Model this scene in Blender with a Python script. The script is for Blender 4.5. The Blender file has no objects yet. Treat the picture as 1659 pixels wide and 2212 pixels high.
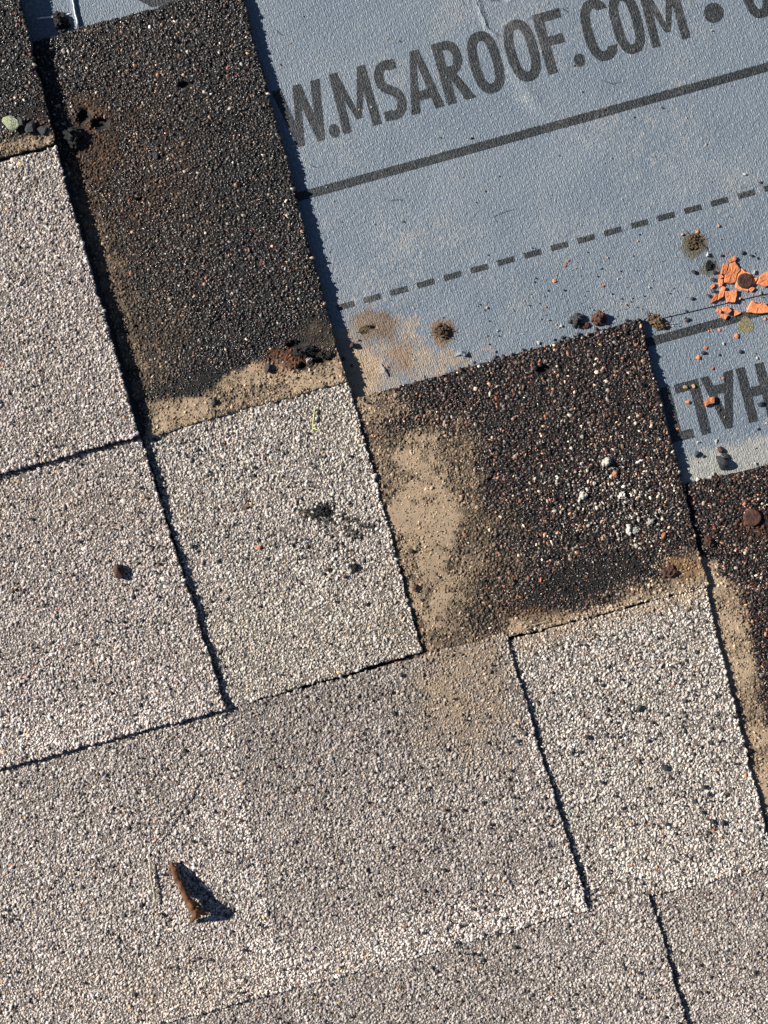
import bpy, bmesh, math, random
import numpy as np
from mathutils import Vector, Matrix, Euler

# ------------------------------------------------------------------ camera, light, exposure
SC = bpy.context.scene
COL = SC.collection
PX = 0.234e-3            # metres of roof per picture unit (picture is 1659 x 2212 units)
CAM_H = 0.62
NAT = 0.86406            # native pixels -> units

cam_d = bpy.data.cameras.new('camera')
cam = bpy.data.objects.new('camera', cam_d)
COL.objects.link(cam)
cam.location = (0, 0, CAM_H)
cam.rotation_euler = (0, 0, 0)
cam_d.sensor_fit = 'VERTICAL'
cam_d.sensor_height = 24
cam_d.lens = 12.0 / (1106 * PX / CAM_H)
cam_d.clip_start = 0.01
cam_d.clip_end = 50
SC.camera = cam

SUN_EL = math.radians(29)
PHI = math.radians(-13)                     # heading of the light, on the roof plane
world = bpy.data.worlds.new('World')
SC.world = world
world.use_nodes = True
wn = world.node_tree
sky = wn.nodes.new('ShaderNodeTexSky')
sky.sky_type = 'NISHITA'
sky.sun_disc = False
sky.altitude = 2500          # clear, deep blue sky
sky.air_density = 0.75
sky.sun_elevation = SUN_EL
sky.sun_rotation = math.atan2(-math.cos(PHI), -math.sin(PHI))
wn.links.new(sky.outputs[0], wn.nodes['Background'].inputs[0])
wn.nodes['Background'].inputs[1].default_value = 0.05
sd = bpy.data.lights.new('sun', 'SUN')
sd.energy = 5.0
sd.angle = math.radians(0.5)
sd.color = (1.0, 0.955, 0.89)
sun = bpy.data.objects.new('sun', sd)
COL.objects.link(sun)
LD = Vector((math.cos(SUN_EL) * math.cos(PHI), math.cos(SUN_EL) * math.sin(PHI), -math.sin(SUN_EL)))
sun.rotation_euler = LD.to_track_quat('-Z', 'Y').to_euler()
sun.location = (-1, 0.2, 1)
SC.view_settings.view_transform = 'Standard'
SC.view_settings.look = 'None'
SC.view_settings.gamma = 1
SC.view_settings.exposure = 1.0
SC.cycles.max_bounces = 4
SC.cycles.diffuse_bounces = 2

# ------------------------------------------------------------------ helpers
rng = np.random.default_rng(7)
R = random.Random(11)


def lin(c):
    return tuple(((v / 255) / 12.92 if v / 255 <= 0.04045 else ((v / 255 + 0.055) / 1.055) ** 2.4) for v in c)


def W(X, Y, z):
    """picture units on the roof + height in mm -> metres"""
    z = np.asarray(z, float) * 1e-3
    k = PX * (1 - z / CAM_H)
    return np.stack([(np.asarray(X, float) - 829.5) * k, (1106 - np.asarray(Y, float)) * k, z + 0 * np.asarray(X, float)], -1)


_T = [np.random.default_rng(100 + i).random((256, 256)) for i in range(8)]


def vn(x, y, s=0):
    t = _T[s % 8]
    x = x + 17.3 * s + 1000; y = y + 9.1 * s + 1000
    xi = np.floor(x).astype(int); yi = np.floor(y).astype(int)
    fx = x - xi; fy = y - yi
    fx = fx * fx * (3 - 2 * fx); fy = fy * fy * (3 - 2 * fy)
    a = t[xi & 255, yi & 255]; b = t[(xi + 1) & 255, yi & 255]
    c = t[xi & 255, (yi + 1) & 255]; d = t[(xi + 1) & 255, (yi + 1) & 255]
    return (a * (1 - fx) + b * fx) * (1 - fy) + (c * (1 - fx) + d * fx) * fy


def fbm(X, Y, scale, s=0, o=4):
    r = 0; a = 0.5; tot = 0
    x = X / scale; y = Y / scale
    for i in range(o):
        r = r + a * vn(x, y, s + i); tot += a
        a *= 0.55; x = x * 2.03; y = y * 2.03
    return r / tot * 2 - 1


def sstep(a, b, x):
    t = np.clip((x - a) / (b - a), 0, 1)
    return t * t * (3 - 2 * t)


def sdpoly(P, X, Y):
    """signed distance, positive inside"""
    P = np.array(P, float)
    best = np.full(X.shape, 1e9)
    ins = np.zeros(X.shape, bool)
    for i in range(len(P)):
        ax, ay = P[i]; bx, by = P[(i + 1) % len(P)]
        dx, dy = bx - ax, by - ay
        t = np.clip(((X - ax) * dx + (Y - ay) * dy) / (dx * dx + dy * dy + 1e-9), 0, 1)
        best = np.minimum(best, np.hypot(X - ax - t * dx, Y - ay - t * dy))
        c = ((ay > Y) != (by > Y)) & (X < (bx - ax) * (Y - ay) / (by - ay + 1e-12) + ax)
        ins ^= c
    return np.where(ins, best, -best)


def dline(P, X, Y):
    best = np.full(X.shape, 1e9)
    for i in range(len(P) - 1):
        ax, ay = P[i]; bx, by = P[i + 1]
        dx, dy = bx - ax, by - ay
        t = np.clip(((X - ax) * dx + (Y - ay) * dy) / (dx * dx + dy * dy + 1e-9), 0, 1)
        best = np.minimum(best, np.hypot(X - ax - t * dx, Y - ay - t * dy))
    return best


def blob(X, Y, cx, cy, rx, ry, soft=0.4, s=3, am=0.5):
    q = np.hypot((X - cx) / rx, (Y - cy) / ry) + am * fbm(X, Y, 28, s)
    return 1 - sstep(1 - soft, 1 + soft, q)


def soft(P, X, Y, w=16, am=22, s=2):
    return sstep(-w, w, sdpoly(P, X, Y) + am * fbm(X, Y, 26, s) + 0.5 * am * fbm(X, Y, 8, s + 2))


# ------------------------------------------------------------------ materials
def new_mat(name):
    m = bpy.data.materials.new(name)
    m.use_nodes = True
    return m, m.node_tree, m.node_tree.nodes['Principled BSDF']


def mat_granular():
    """per-stone colours come from the 'Col' attribute, grain and bump from noise"""
    m, nt, b = new_mat('mineral_granules')
    L = nt.links.new
    at = nt.nodes.new('ShaderNodeAttribute'); at.attribute_name = 'Col'
    tc = nt.nodes.new('ShaderNodeTexCoord')
    n = nt.nodes.new('ShaderNodeTexNoise'); n.inputs['Scale'].default_value = 2600; n.inputs['Detail'].default_value = 2
    L(tc.outputs['Object'], n.inputs['Vector'])
    mr = nt.nodes.new('ShaderNodeMapRange'); mr.inputs[1].default_value = 0.3; mr.inputs[2].default_value = 0.7
    mr.inputs[3].default_value = 0.72; mr.inputs[4].default_value = 1.25
    L(n.outputs[0], mr.inputs[0])
    mx = nt.nodes.new('ShaderNodeVectorMath'); mx.operation = 'MULTIPLY'
    L(at.outputs['Color'], mx.inputs[0]); L(mr.outputs[0], mx.inputs[1])
    L(mx.outputs[0], b.inputs['Base Color'])
    L(at.outputs['Alpha'], b.inputs['Roughness'])
    b.inputs['Specular IOR Level'].default_value = 0.4
    bp = nt.nodes.new('ShaderNodeBump'); bp.inputs['Strength'].default_value = 0.55; bp.inputs['Distance'].default_value = 0.0003
    L(n.outputs[0], bp.inputs['Height']); L(bp.outputs[0], b.inputs['Normal'])
    return m


def mat_stone(name, c, rough=0.8, var=0.35, scale=700, c2=None, spec=0.35, bump=0.6, bscale=None):
    m, nt, b = new_mat(name)
    L = nt.links.new
    tc = nt.nodes.new('ShaderNodeTexCoord')
    n = nt.nodes.new('ShaderNodeTexNoise'); n.inputs['Scale'].default_value = scale; n.inputs['Detail'].default_value = 4
    L(tc.outputs['Object'], n.inputs['Vector'])
    oi = nt.nodes.new('ShaderNodeObjectInfo')
    cr = nt.nodes.new('ShaderNodeValToRGB')
    a = lin(c); d = lin(c2) if c2 else tuple(v * (1 - var) for v in a)
    cr.color_ramp.elements[0].color = (*d, 1); cr.color_ramp.elements[0].position = 0.35
    cr.color_ramp.elements[1].color = (*a, 1); cr.color_ramp.elements[1].position = 0.65
    L(n.outputs[0], cr.inputs[0])
    mr = nt.nodes.new('ShaderNodeMapRange'); mr.inputs[3].default_value = 0.7; mr.inputs[4].default_value = 1.3
    L(oi.outputs['Random'], mr.inputs[0])
    mx = nt.nodes.new('ShaderNodeVectorMath'); mx.operation = 'MULTIPLY'
    L(cr.outputs[0], mx.inputs[0]); L(mr.outputs[0], mx.inputs[1])
    L(mx.outputs[0], b.inputs['Base Color'])
    b.inputs['Roughness'].default_value = rough
    b.inputs['Specular IOR Level'].default_value = spec
    n2 = nt.nodes.new('ShaderNodeTexNoise'); n2.inputs['Scale'].default_value = bscale or scale * 2; n2.inputs['Detail'].default_value = 3
    L(tc.outputs['Object'], n2.inputs['Vector'])
    bp = nt.nodes.new('ShaderNodeBump'); bp.inputs['Strength'].default_value = bump; bp.inputs['Distance'].default_value = 0.0004
    L(n2.outputs[0], bp.inputs['Height']); L(bp.outputs[0], b.inputs['Normal'])
    return m


def weave(nt):
    """height of the woven scrim, rotated with the print; returns (height socket, speck socket)"""
    L = nt.links.new
    tc = nt.nodes.new('ShaderNodeTexCoord')
    mp = nt.nodes.new('ShaderNodeMapping'); mp.inputs['Rotation'].default_value = (0, 0, math.radians(-15.3))
    L(tc.outputs['Object'], mp.inputs['Vector'])
    # slight warp so that the weave is never perfectly regular
    nz = nt.nodes.new('ShaderNodeTexNoise'); nz.inputs['Scale'].default_value = 260; nz.inputs['Detail'].default_value = 2
    L(mp.outputs[0], nz.inputs['Vector'])
    sc = nt.nodes.new('ShaderNodeVectorMath'); sc.operation = 'SCALE'; sc.inputs['Scale'].default_value = 0.0011
    L(nz.outputs['Color'], sc.inputs[0])
    ad = nt.nodes.new('ShaderNodeVectorMath'); ad.operation = 'ADD'
    L(mp.outputs[0], ad.inputs[0]); L(sc.outputs[0], ad.inputs[1])
    sx = nt.nodes.new('ShaderNodeSeparateXYZ'); L(ad.outputs[0], sx.inputs[0])

    def M(op, a, bb=None):
        k = nt.nodes.new('ShaderNodeMath'); k.operation = op
        for i, v in enumerate((a, bb)):
            if v is None: continue
            if isinstance(v, (int, float)): k.inputs[i].default_value = v
            else: L(v, k.inputs[i])
        return k.outputs[0]
    x, y = sx.outputs[0], sx.outputs[1]
    p1 = M('SINE', M('MULTIPLY', M('ADD', x, M('MULTIPLY', y, 0.45)), 2 * math.pi / 0.00125))
    p2 = M('SINE', M('MULTIPLY', M('SUBTRACT', y, M('MULTIPLY', x, 0.25)), 2 * math.pi / 0.00105))
    wv = M('MULTIPLY', p1, p2)
    # raised ticks of the scrim, 2.9 x 3.4 mm apart
    t1 = M('MAXIMUM', M('SINE', M('MULTIPLY', M('ADD', x, M('MULTIPLY', y, 0.12)), 2 * math.pi / 0.0029)), 0)
    t2 = M('MAXIMUM', M('SINE', M('MULTIPLY', M('ADD', y, M('MULTIPLY', x, 0.9)), 2 * math.pi / 0.0036)), 0)
    tick = M('MULTIPLY', M('POWER', t1, 10), M('POWER', t2, 3))
    fn = nt.nodes.new('ShaderNodeTexNoise'); fn.inputs['Scale'].default_value = 1500; fn.inputs['Detail'].default_value = 3
    L(tc.outputs['Object'], fn.inputs['Vector'])
    f2_ = nt.nodes.new('ShaderNodeTexNoise'); f2_.inputs['Scale'].default_value = 820; f2_.inputs['Detail'].default_value = 3; f2_.inputs['Roughness'].default_value = 0.6
    L(mp.outputs[0], f2_.inputs['Vector'])
    h = M('ADD', M('ADD', M('ADD', M('MULTIPLY', wv, 0.25), M('MULTIPLY', tick, 1.1)), M('MULTIPLY', fn.outputs[0], 1.2)), M('MULTIPLY', f2_.outputs[0], 2.0))
    return tc, h, wv, tick, fn.outputs[0], M


def mat_membrane(ink=False):
    m, nt, b = new_mat('printed_ink' if ink else 'woven_underlayment')
    L = nt.links.new
    tc, h, wv, tick, fn, M = weave(nt)
    base = lin((99, 111, 122)); base2 = lin((116, 124, 131))
    big = nt.nodes.new('ShaderNodeTexNoise'); big.inputs['Scale'].default_value = 22; big.inputs['Detail'].default_value = 6
    L(tc.outputs['Object'], big.inputs['Vector'])
    cr = nt.nodes.new('ShaderNodeValToRGB')
    cr.color_ramp.elements[0].position = 0.3; cr.color_ramp.elements[0].color = (*base, 1)
    cr.color_ramp.elements[1].position = 0.75; cr.color_ramp.elements[1].color = (*base2, 1)
    L(big.outputs[0], cr.inputs[0])

    def mix(fac, a, c):
        k = nt.nodes.new('ShaderNodeMix'); k.data_type = 'RGBA'
        if isinstance(fac, (int, float)): k.inputs[0].default_value = fac
        else: L(fac, k.inputs[0])
        for i, v in ((6, a), (7, c)):
            if isinstance(v, tuple): k.inputs[i].default_value = (*v, 1)
            else: L(v, k.inputs[i])
        return k.outputs[2]
    col = mix(M('MULTIPLY', tick, 0.9), cr.outputs[0], lin((176, 183, 190)))
    at = nt.nodes.new('ShaderNodeAttribute'); at.attribute_name = 'Col'      # dust on the sheet: rgb = dust colour, alpha = amount
    dn = nt.nodes.new('ShaderNodeTexNoise'); dn.inputs['Scale'].default_value = 700; dn.inputs['Detail'].default_value = 3
    L(tc.outputs['Object'], dn.inputs['Vector'])
    # dust settles in grains: threshold a fine noise by the amount
    mr = nt.nodes.new('ShaderNodeMapRange')
    L(M('SUBTRACT', M('MULTIPLY', at.outputs['Alpha'], 1.25), M('SUBTRACT', dn.outputs[0], 0.18)), mr.inputs[0])
    mr.inputs[1].default_value = -0.06; mr.inputs[2].default_value = 0.42
    if ink:
        # worn ink: the sheet shows through on the weave's high spots
        w = nt.nodes.new('ShaderNodeMapRange')
        L(M('ADD', M('MULTIPLY', wv, 0.2), fn), w.inputs[0])
        w.inputs[1].default_value = 0.52; w.inputs[2].default_value = 0.72
        col = mix(M('MULTIPLY', w.outputs[0], 0.5), lin((30, 33, 34)), lin((100, 105, 110)))
        col = mix(M('MULTIPLY', mr.outputs[0], 0.3), col, at.outputs['Color'])
        b.inputs['Roughness'].default_value = 0.55
    else:
        col = mix(mr.outputs[0], col, at.outputs['Color'])
        b.inputs['Roughness'].default_value = 0.5
    L(col, b.inputs['Base Color'])
    b.inputs['Specular IOR Level'].default_value = 0.35
    bp = nt.nodes.new('ShaderNodeBump'); bp.inputs['Strength'].default_value = 0.8; bp.inputs['Distance'].default_value = 0.00045
    L(h, bp.inputs['Height']); L(bp.outputs[0], b.inputs['Normal'])
    return m


M_GRAN = mat_granular()
M_MEM = mat_membrane()
M_INK = mat_membrane(True)
M_ORANGE = mat_stone('orange_plastic', (216, 132, 84), 0.65, c2=(172, 104, 70), scale=420, bump=0.8, bscale=700)
M_DARK = mat_stone('dark_stone', (52, 54, 56), 0.5, 0.5)
M_WHITE = mat_stone('white_stone', (190, 185, 174), 0.85, 0.4)
M_TANST = mat_stone('tan_stone', (186, 150, 108), 0.75, 0.4)
M_RUST = mat_stone('rusty_stone', (96, 62, 48), 0.75, c2=(52, 36, 32), scale=420)
M_RUSTNAIL = mat_stone('rusted_steel', (84, 54, 42), 0.7, c2=(46, 33, 31), scale=520, bump=0.9)
M_MUD = mat_stone('dried_mud', (126, 104, 76), 0.9, c2=(50, 42, 32), scale=500, bump=1.0)
M_TAR = mat_stone('tar_lump', (34, 33, 32), 0.55, 0.5, scale=600, bump=1.0)
M_GLASSY = mat_stone('pale_green_stone', (188, 196, 140), 0.25, c2=(64, 72, 62), scale=70, spec=0.6)
M_STRAW = mat_stone('dry_straw', (186, 170, 142), 0.7, 0.3)
M_GREENST = mat_stone('green_stem', (186, 192, 118), 0.7, 0.3)
M_BARK = mat_stone('twig_bark', (132, 86, 50), 0.85, c2=(58, 38, 24), scale=260, bump=1.0)
M_SCUFF = mat_stone('scuffed_film', (205, 207, 205), 0.8, 0.15, scale=900)
M_FOLD = mat_stone('folded_film', (128, 137, 144), 0.6, 0.25, scale=500)
M_HAIR = mat_stone('dark_fibre', (44, 38, 34), 0.8, 0.3)
M_DECK = mat_stone('deck_boards', (120, 98, 74), 0.9, 0.4, scale=30)


# ------------------------------------------------------------------ mesh plumbing
class Acc:
    def __init__(s): s.v = []; s.f = []; s.c = []; s.n = 0

    def add(s, v, f, c):
        s.v.append(v.reshape(-1, 3)); s.f.append(f.reshape(-1, 3) + s.n); s.c.append(c.reshape(-1, 4)); s.n += v.reshape(-1, 3).shape[0]

    def build(s, name, mat, parent=None, origin=None):
        v = np.concatenate(s.v).astype(np.float32); f = np.concatenate(s.f).astype(np.int32); c = np.concatenate(s.c).astype(np.float32)
        if origin is None: origin = (0, 0, 0)
        v = v - np.array(origin, np.float32)
        me = bpy.data.meshes.new(name)
        me.vertices.add(len(v)); me.vertices.foreach_set('co', v.ravel())
        me.loops.add(f.size); me.loops.foreach_set('vertex_index', f.ravel())
        me.polygons.add(len(f)); me.polygons.foreach_set('loop_start', np.arange(0, f.size, 3, dtype=np.int32))
        me.update(calc_edges=True)
        a = me.color_attributes.new('Col', 'FLOAT_COLOR', 'POINT')
        a.data.foreach_set('color', c.ravel())
        me.materials.append(mat)
        o = bpy.data.objects.new(name, me); COL.objects.link(o)
        o.location = origin
        if parent is not None:
            o.parent = parent
            o.location = Vector(origin) - parent.location
        return o


def tag(o, label=None, cat=None, group=None, kind=None):
    if label: o['label'] = label
    if cat: o['category'] = cat
    if group: o['group'] = group
    if kind: o['kind'] = kind
    return o


def grid_faces(nu, nv):
    i = np.arange(nu - 1)[:, None] * nv + np.arange(nv - 1)[None, :]
    a = i.ravel(); b = a + nv; c = b + 1; d = a + 1
    return np.concatenate([np.stack([a, b, c], -1), np.stack([a, c, d], -1)])


# ------------------------------------------------------------------ colour and dust maps (picture units)
TAN = np.array(lin((151, 131, 107)))
TANL = np.array(lin((190, 178, 158)))
BROWN = np.array(lin((104, 76, 52)))
RUSTC = np.array(lin((112, 66, 38)))


def dust_map(X, Y, slab):
    """returns amount 0..1 and dust colour (N,3)"""
    d = np.zeros(X.shape); col = np.tile(TAN, X.shape + (1,))

    def put(a, c, k=1.0):
        nonlocal d, col
        a = a * k
        w = (a / np.maximum(a + d, 1e-6))[..., None]
        col = col * (1 - w * (a > 0.02)[..., None]) + np.asarray(c) * w * (a > 0.02)[..., None]
        d = np.maximum(d, a)
    if slab == 'B':
        put(soft([(-400, 400), (-400, 320), (0, 296), (60, 290), (112, 268), (130, 330)], X, Y), TAN, 0.85)
        put(blob(X, Y, 80, 272, 30, 20), RUSTC * 0.8, 0.5)
    if slab == 'C':
        put(soft([(312, 868), (345, 862), (430, 858), (480, 818), (545, 783), (600, 775), (650, 800), (700, 782), (740, 760), (760, 840), (318, 955)], X, Y, 7, 9), TAN * 1.1, 0.92)
        put(soft([(100, 335), (172, 345), (215, 450), (262, 560), (300, 660), (330, 760), (318, 850), (300, 930), (250, 800)], X, Y, 22, 34), TAN * 0.8, 0.62)
        put(blob(X, Y, 200, 310, 60, 110), BROWN, 0.6)
        put(blob(X, Y, 270, 440, 150, 270, 0.8), BROWN, 0.32)
        put(blob(X, Y, 330, 740, 70, 130, 0.7), TAN * .7, .4)
        put(blob(X, Y, 640, 775, 75, 22), RUSTC, 0.65)
        put(blob(X, Y, 590, 790, 40, 25), RUSTC * 1.2, 0.5)
        put(blob(X, Y, 690, 720, 45, 35), TAN * 0.45, 0.6)
    if slab in 'GF':
        P = [(700, 900), (775, 850), (815, 895), (860, 930), (910, 920), (960, 935), (1000, 900), (1030, 960), (1045, 1050), (1070, 1150), (1050, 1230),
             (1030, 1290), (1000, 1350), (1040, 1360), (1085, 1340), (1150, 1325), (1240, 1318), (1330, 1290), (1420, 1240), (1455, 1205), (1520, 1185), (1545, 1265),
             (1090, 1392), (1082, 1450), (1090, 1540), (1040, 1610), (925, 1570), (905, 1480), (905, 1400), (700, 1400)]
        put(soft(P, X, Y, 18, 26), TAN, 0.62 if slab == 'G' else 0.7)
        put(blob(X, Y, 925, 1150, 88, 200, 0.4, am=0.75), TAN * 1.02, 1.12)
        put(blob(X, Y, 900, 980, 70, 60, 0.5), TAN * 1.0, 0.85)
        put(blob(X, Y, 820, 880, 60, 40, 0.5), TAN * 1.1, 0.8)
        put(blob(X, Y, 1040, 1250, 90, 150, 0.6), TAN * 0.6, 0.4)
        put(soft([(1100, 1335), (1160, 1325), (1300, 1315), (1430, 1262), (1530, 1225), (1545, 1262), (1100, 1385)], X, Y, 6, 8), TAN * 1.05, 0.85)
        put(blob(X, Y, 1160, 1325, 60, 14, 0.5), BROWN * 1.1, 0.7)
        put(blob(X, Y, 1480, 1225, 45, 22, 0.5), np.array(lin((150, 108, 60))), 0.85)
        put(blob(X, Y, 990, 1510, 105, 140, 0.7), TAN, 0.68)
    if slab == 'D':
        put(blob(X, Y, 740, 900, 60, 90, 0.6), TANL, 0.25)
        put(blob(X, Y, 860, 1330, 60, 120, 0.7), TAN * 1.15, 0.35)
        put(blob(X, Y, 640, 1380, 220, 110, 0.7), TANL, 0.3)
    if slab == 'E':
        put(blob(X, Y, 60, 1090, 260, 60, 0.7), TAN * 1.2, 0.22)
    if slab == 'F':
        put(blob(X, Y, 420, 2150, 330, 80, 0.7), TAN * 1.3, 0.25)
    if slab == 'H':
        put(soft([(1040, 1440), (1085, 1350), (1540, 1240), (1550, 1295), (1100, 1412)], X, Y, 18, 20), TAN * 1.35, 0.55)
    if slab == 'K':
        put(soft([(1500, 1185), (1555, 1225), (1580, 1255), (1606, 1300), (1625, 1400), (1640, 1500), (1668, 1600), (1720, 1850), (1600, 1900)], X, Y, 12, 22), TAN * 1.08, 0.92)
        put(blob(X, Y, 1625, 1135, 36, 32, 0.6), RUSTC * 0.6, 0.6)
    if slab == 'S':      # underlayment
        GREY = np.array(lin((146, 145, 141)))
        put(0.2 + 0.26 * fbm(X, Y, 120, 6) + .08 * fbm(X, Y, 24, 2), GREY, 1.0)
        put(soft([(700, 700), (790, 668), (860, 655), (930, 720), (1000, 770), (1060, 752), (1000, 800), (880, 850), (700, 960)], X, Y, 30, 40), TAN, 0.52)
        put(blob(X, Y, 785, 810, 45, 60, 0.5), TAN * 1.1, 0.9)
        put(blob(X, Y, 806, 706, 46, 36, 0.6), BROWN * 0.55, 0.9)
        put(blob(X, Y, 955, 716, 30, 26, 0.5), BROWN * 0.9, 0.8)
        put(blob(X, Y, 865, 770, 28, 40, 0.6), BROWN * 1.2, 0.6)
        put(1 - sstep(10, 60, dline([(1105, 130), (1160, 230), (1260, 290), (1390, 330), (1480, 370), (1600, 385)], X, Y) + 26 * fbm(X, Y, 34, 5)), np.array(lin((160, 158, 152))), 0.25)
        put(blob(X, Y, 1500, 530, 26, 28, 0.5), np.array(lin((72, 68, 52))), 0.95)
        put(blob(X, Y, 1535, 580, 30, 22, 0.6), np.array(lin((70, 68, 60))), 0.6)
        put(soft([(1470, 1100), (1470, 985), (1560, 960), (1900, 880), (1900, 1100)], X, Y, 26, 10), np.array(lin((148, 147, 140))), 0.7)
    n = (0.88 + 0.24 * (fbm(X, Y, 14, 4) + 0.5))[..., None]
    if slab != 'S': d = d * np.clip(.88 + .5 * fbm(X, Y, 46, 6) + .34 * fbm(X, Y, 9, 1, 3), .1, 1.25)
    else: d = d * np.clip(.92 + .4 * fbm(X, Y, 12, 1, 3), .3, 1.25)
    return np.clip(d, 0, 1), col * n


def shade_map(X, Y, slab):
    """true tone differences of the granule blend along a shingle"""
    k = np.ones(X.shape)
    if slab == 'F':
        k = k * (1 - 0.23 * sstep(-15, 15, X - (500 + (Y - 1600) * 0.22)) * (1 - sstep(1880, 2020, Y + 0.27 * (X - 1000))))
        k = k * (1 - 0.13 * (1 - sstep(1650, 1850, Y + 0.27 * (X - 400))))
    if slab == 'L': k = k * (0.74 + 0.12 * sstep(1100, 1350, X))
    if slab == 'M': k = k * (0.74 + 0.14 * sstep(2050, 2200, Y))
    if slab == 'A': k = k * 1.02
    if slab == 'D': k = k * 1.06
    if slab == 'H': k = k * 1.08
    if slab == 'E': k = k * (0.94 + .08 * sstep(1150, 1500, Y))
    def add(a, m):
        nonlocal k
        k = k * (1 + m * np.clip(a, 0, 1))
    if slab == 'F':
        add(soft([(540, 2085), (800, 2000), (1000, 1955), (1180, 1900), (1232, 1890), (1280, 1975), (1045, 2042), (830, 2098), (560, 2172)], X, Y, 44, 15), .20)
        add(blob(X, Y, 480, 2160, 330, 60, .6), .16)
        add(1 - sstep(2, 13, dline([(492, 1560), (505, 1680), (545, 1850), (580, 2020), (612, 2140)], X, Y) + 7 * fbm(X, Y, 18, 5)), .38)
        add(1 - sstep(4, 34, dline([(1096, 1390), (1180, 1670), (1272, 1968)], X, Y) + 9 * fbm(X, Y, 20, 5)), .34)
    if slab == 'E':
        add(blob(X, Y, 150, 1600, 380, 75, .6), .24)
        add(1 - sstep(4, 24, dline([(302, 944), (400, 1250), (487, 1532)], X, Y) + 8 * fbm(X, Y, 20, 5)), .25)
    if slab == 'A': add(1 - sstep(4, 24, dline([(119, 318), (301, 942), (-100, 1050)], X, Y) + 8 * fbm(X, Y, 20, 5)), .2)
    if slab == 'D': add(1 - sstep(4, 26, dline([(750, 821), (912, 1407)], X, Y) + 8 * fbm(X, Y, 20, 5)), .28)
    if slab == 'H':
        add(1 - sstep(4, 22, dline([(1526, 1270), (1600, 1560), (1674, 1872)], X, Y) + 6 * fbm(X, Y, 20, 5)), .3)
        add(blob(X, Y, 1500, 1880, 200, 50, .6), .15)
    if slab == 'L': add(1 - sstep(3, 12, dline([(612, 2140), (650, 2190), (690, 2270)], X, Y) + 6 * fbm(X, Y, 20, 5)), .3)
    return k * (1 + 0.10 * fbm(X, Y, 90, 1) + .07 * fbm(X, Y, 24, 3))


# holes and pits: (slab, x, y, rx, ry, depth mm)
PITS = [('C', 184, 250, 15, 18, 3.0), ('C', 216, 264, 18, 13, 3.0), ('C', 405, 184, 20, 10, 1.9), ('C', 303, 431, 8, 6, 1.5),
        ('C', 343, 392, 6, 5, 1.2), ('C', 296, 703, 9, 6, 1.2), ('C', 640, 745, 22, 9, 2.2), ('C', 690, 776, 30, 10, 2.6),
        ('C', 655, 790, 10, 10, 2.2), ('G', 1174, 797, 17, 11, 2.6), ('G', 1180, 815, 9, 7, 1.6), ('G', 1060, 1035, 9, 7, 1.2),
        ('S', 808, 706, 6, 5, 2.0), ('S', 1500, 536, 10, 7, 2.0), ('S', 1080, -2, 18, 6, 2.0)]
# smooth tarry zones where granules are fine and black
TARRY = [('C', 440, 822, 110, 30), ('C', 690, 715, 60, 38), ('G', 1290, 1245, 170, 42), ('B', 60, 245, 90, 22)]

PAL_PALE = [((198, 190, 179), 40), ((182, 173, 163), 24), ((212, 205, 194), 10), ((160, 151, 143), 12), ((172, 157, 150), 7), ((152, 154, 154), 4),
            ((112, 104, 98), 4), ((40, 40, 42), 3.4), ((104, 74, 56), .8), ((188, 162, 122), 1.2), ((200, 124, 84), .08)]
PAL_DARK = [((46, 44, 44), 34), ((58, 55, 54), 26), ((34, 33, 34), 16), ((76, 73, 72), 10), ((84, 68, 58), 4.5), ((108, 84, 68), 1.5),
            ((146, 120, 94), .9), ((176, 168, 156), 1.3), ((116, 70, 54), .7), ((96, 98, 100), 2.5)]
PAL_BROWN = [((52, 46, 44), 26), ((72, 58, 52), 22), ((40, 38, 38), 18), ((88, 70, 62), 9), ((96, 92, 90), 7), ((120, 92, 76), 3),
             ((156, 124, 96), 1.2), ((186, 176, 160), 1.6), ((126, 74, 56), 1.3), ((78, 60, 60), 6)]


def pick(pal, n):
    w = np.array([p[1] for p in pal], float); w /= w.sum()
    c = np.array([lin(p[0]) for p in pal])
    return c[rng.choice(len(pal), n, p=w)]


def inside_quad(Q, X, Y, pad):
    ok = np.ones(X.shape, bool)
    for i in range(4):
        ax, ay = Q[i]; bx, by = Q[(i + 1) % 4]
        L = math.hypot(bx - ax, by - ay)
        ok &= ((bx - ax) * (Y - ay) - (by - ay) * (X - ax)) / L > pad
    return ok


def warp(X, Y, s):
    return X + 4.0 * fbm(X, Y, 70, s) + 2.6 * fbm(X, Y, 10, s + 1, 2), Y + 4.0 * fbm(X, Y, 70, s + 3) + 2.6 * fbm(X, Y, 10, s + 4, 2)


TPL_F = np.array([(0, 1, 5), (1, 6, 5), (1, 2, 6), (2, 3, 6), (3, 7, 6), (3, 4, 7), (4, 0, 7), (0, 5, 7), (5, 6, 7)])


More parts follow.
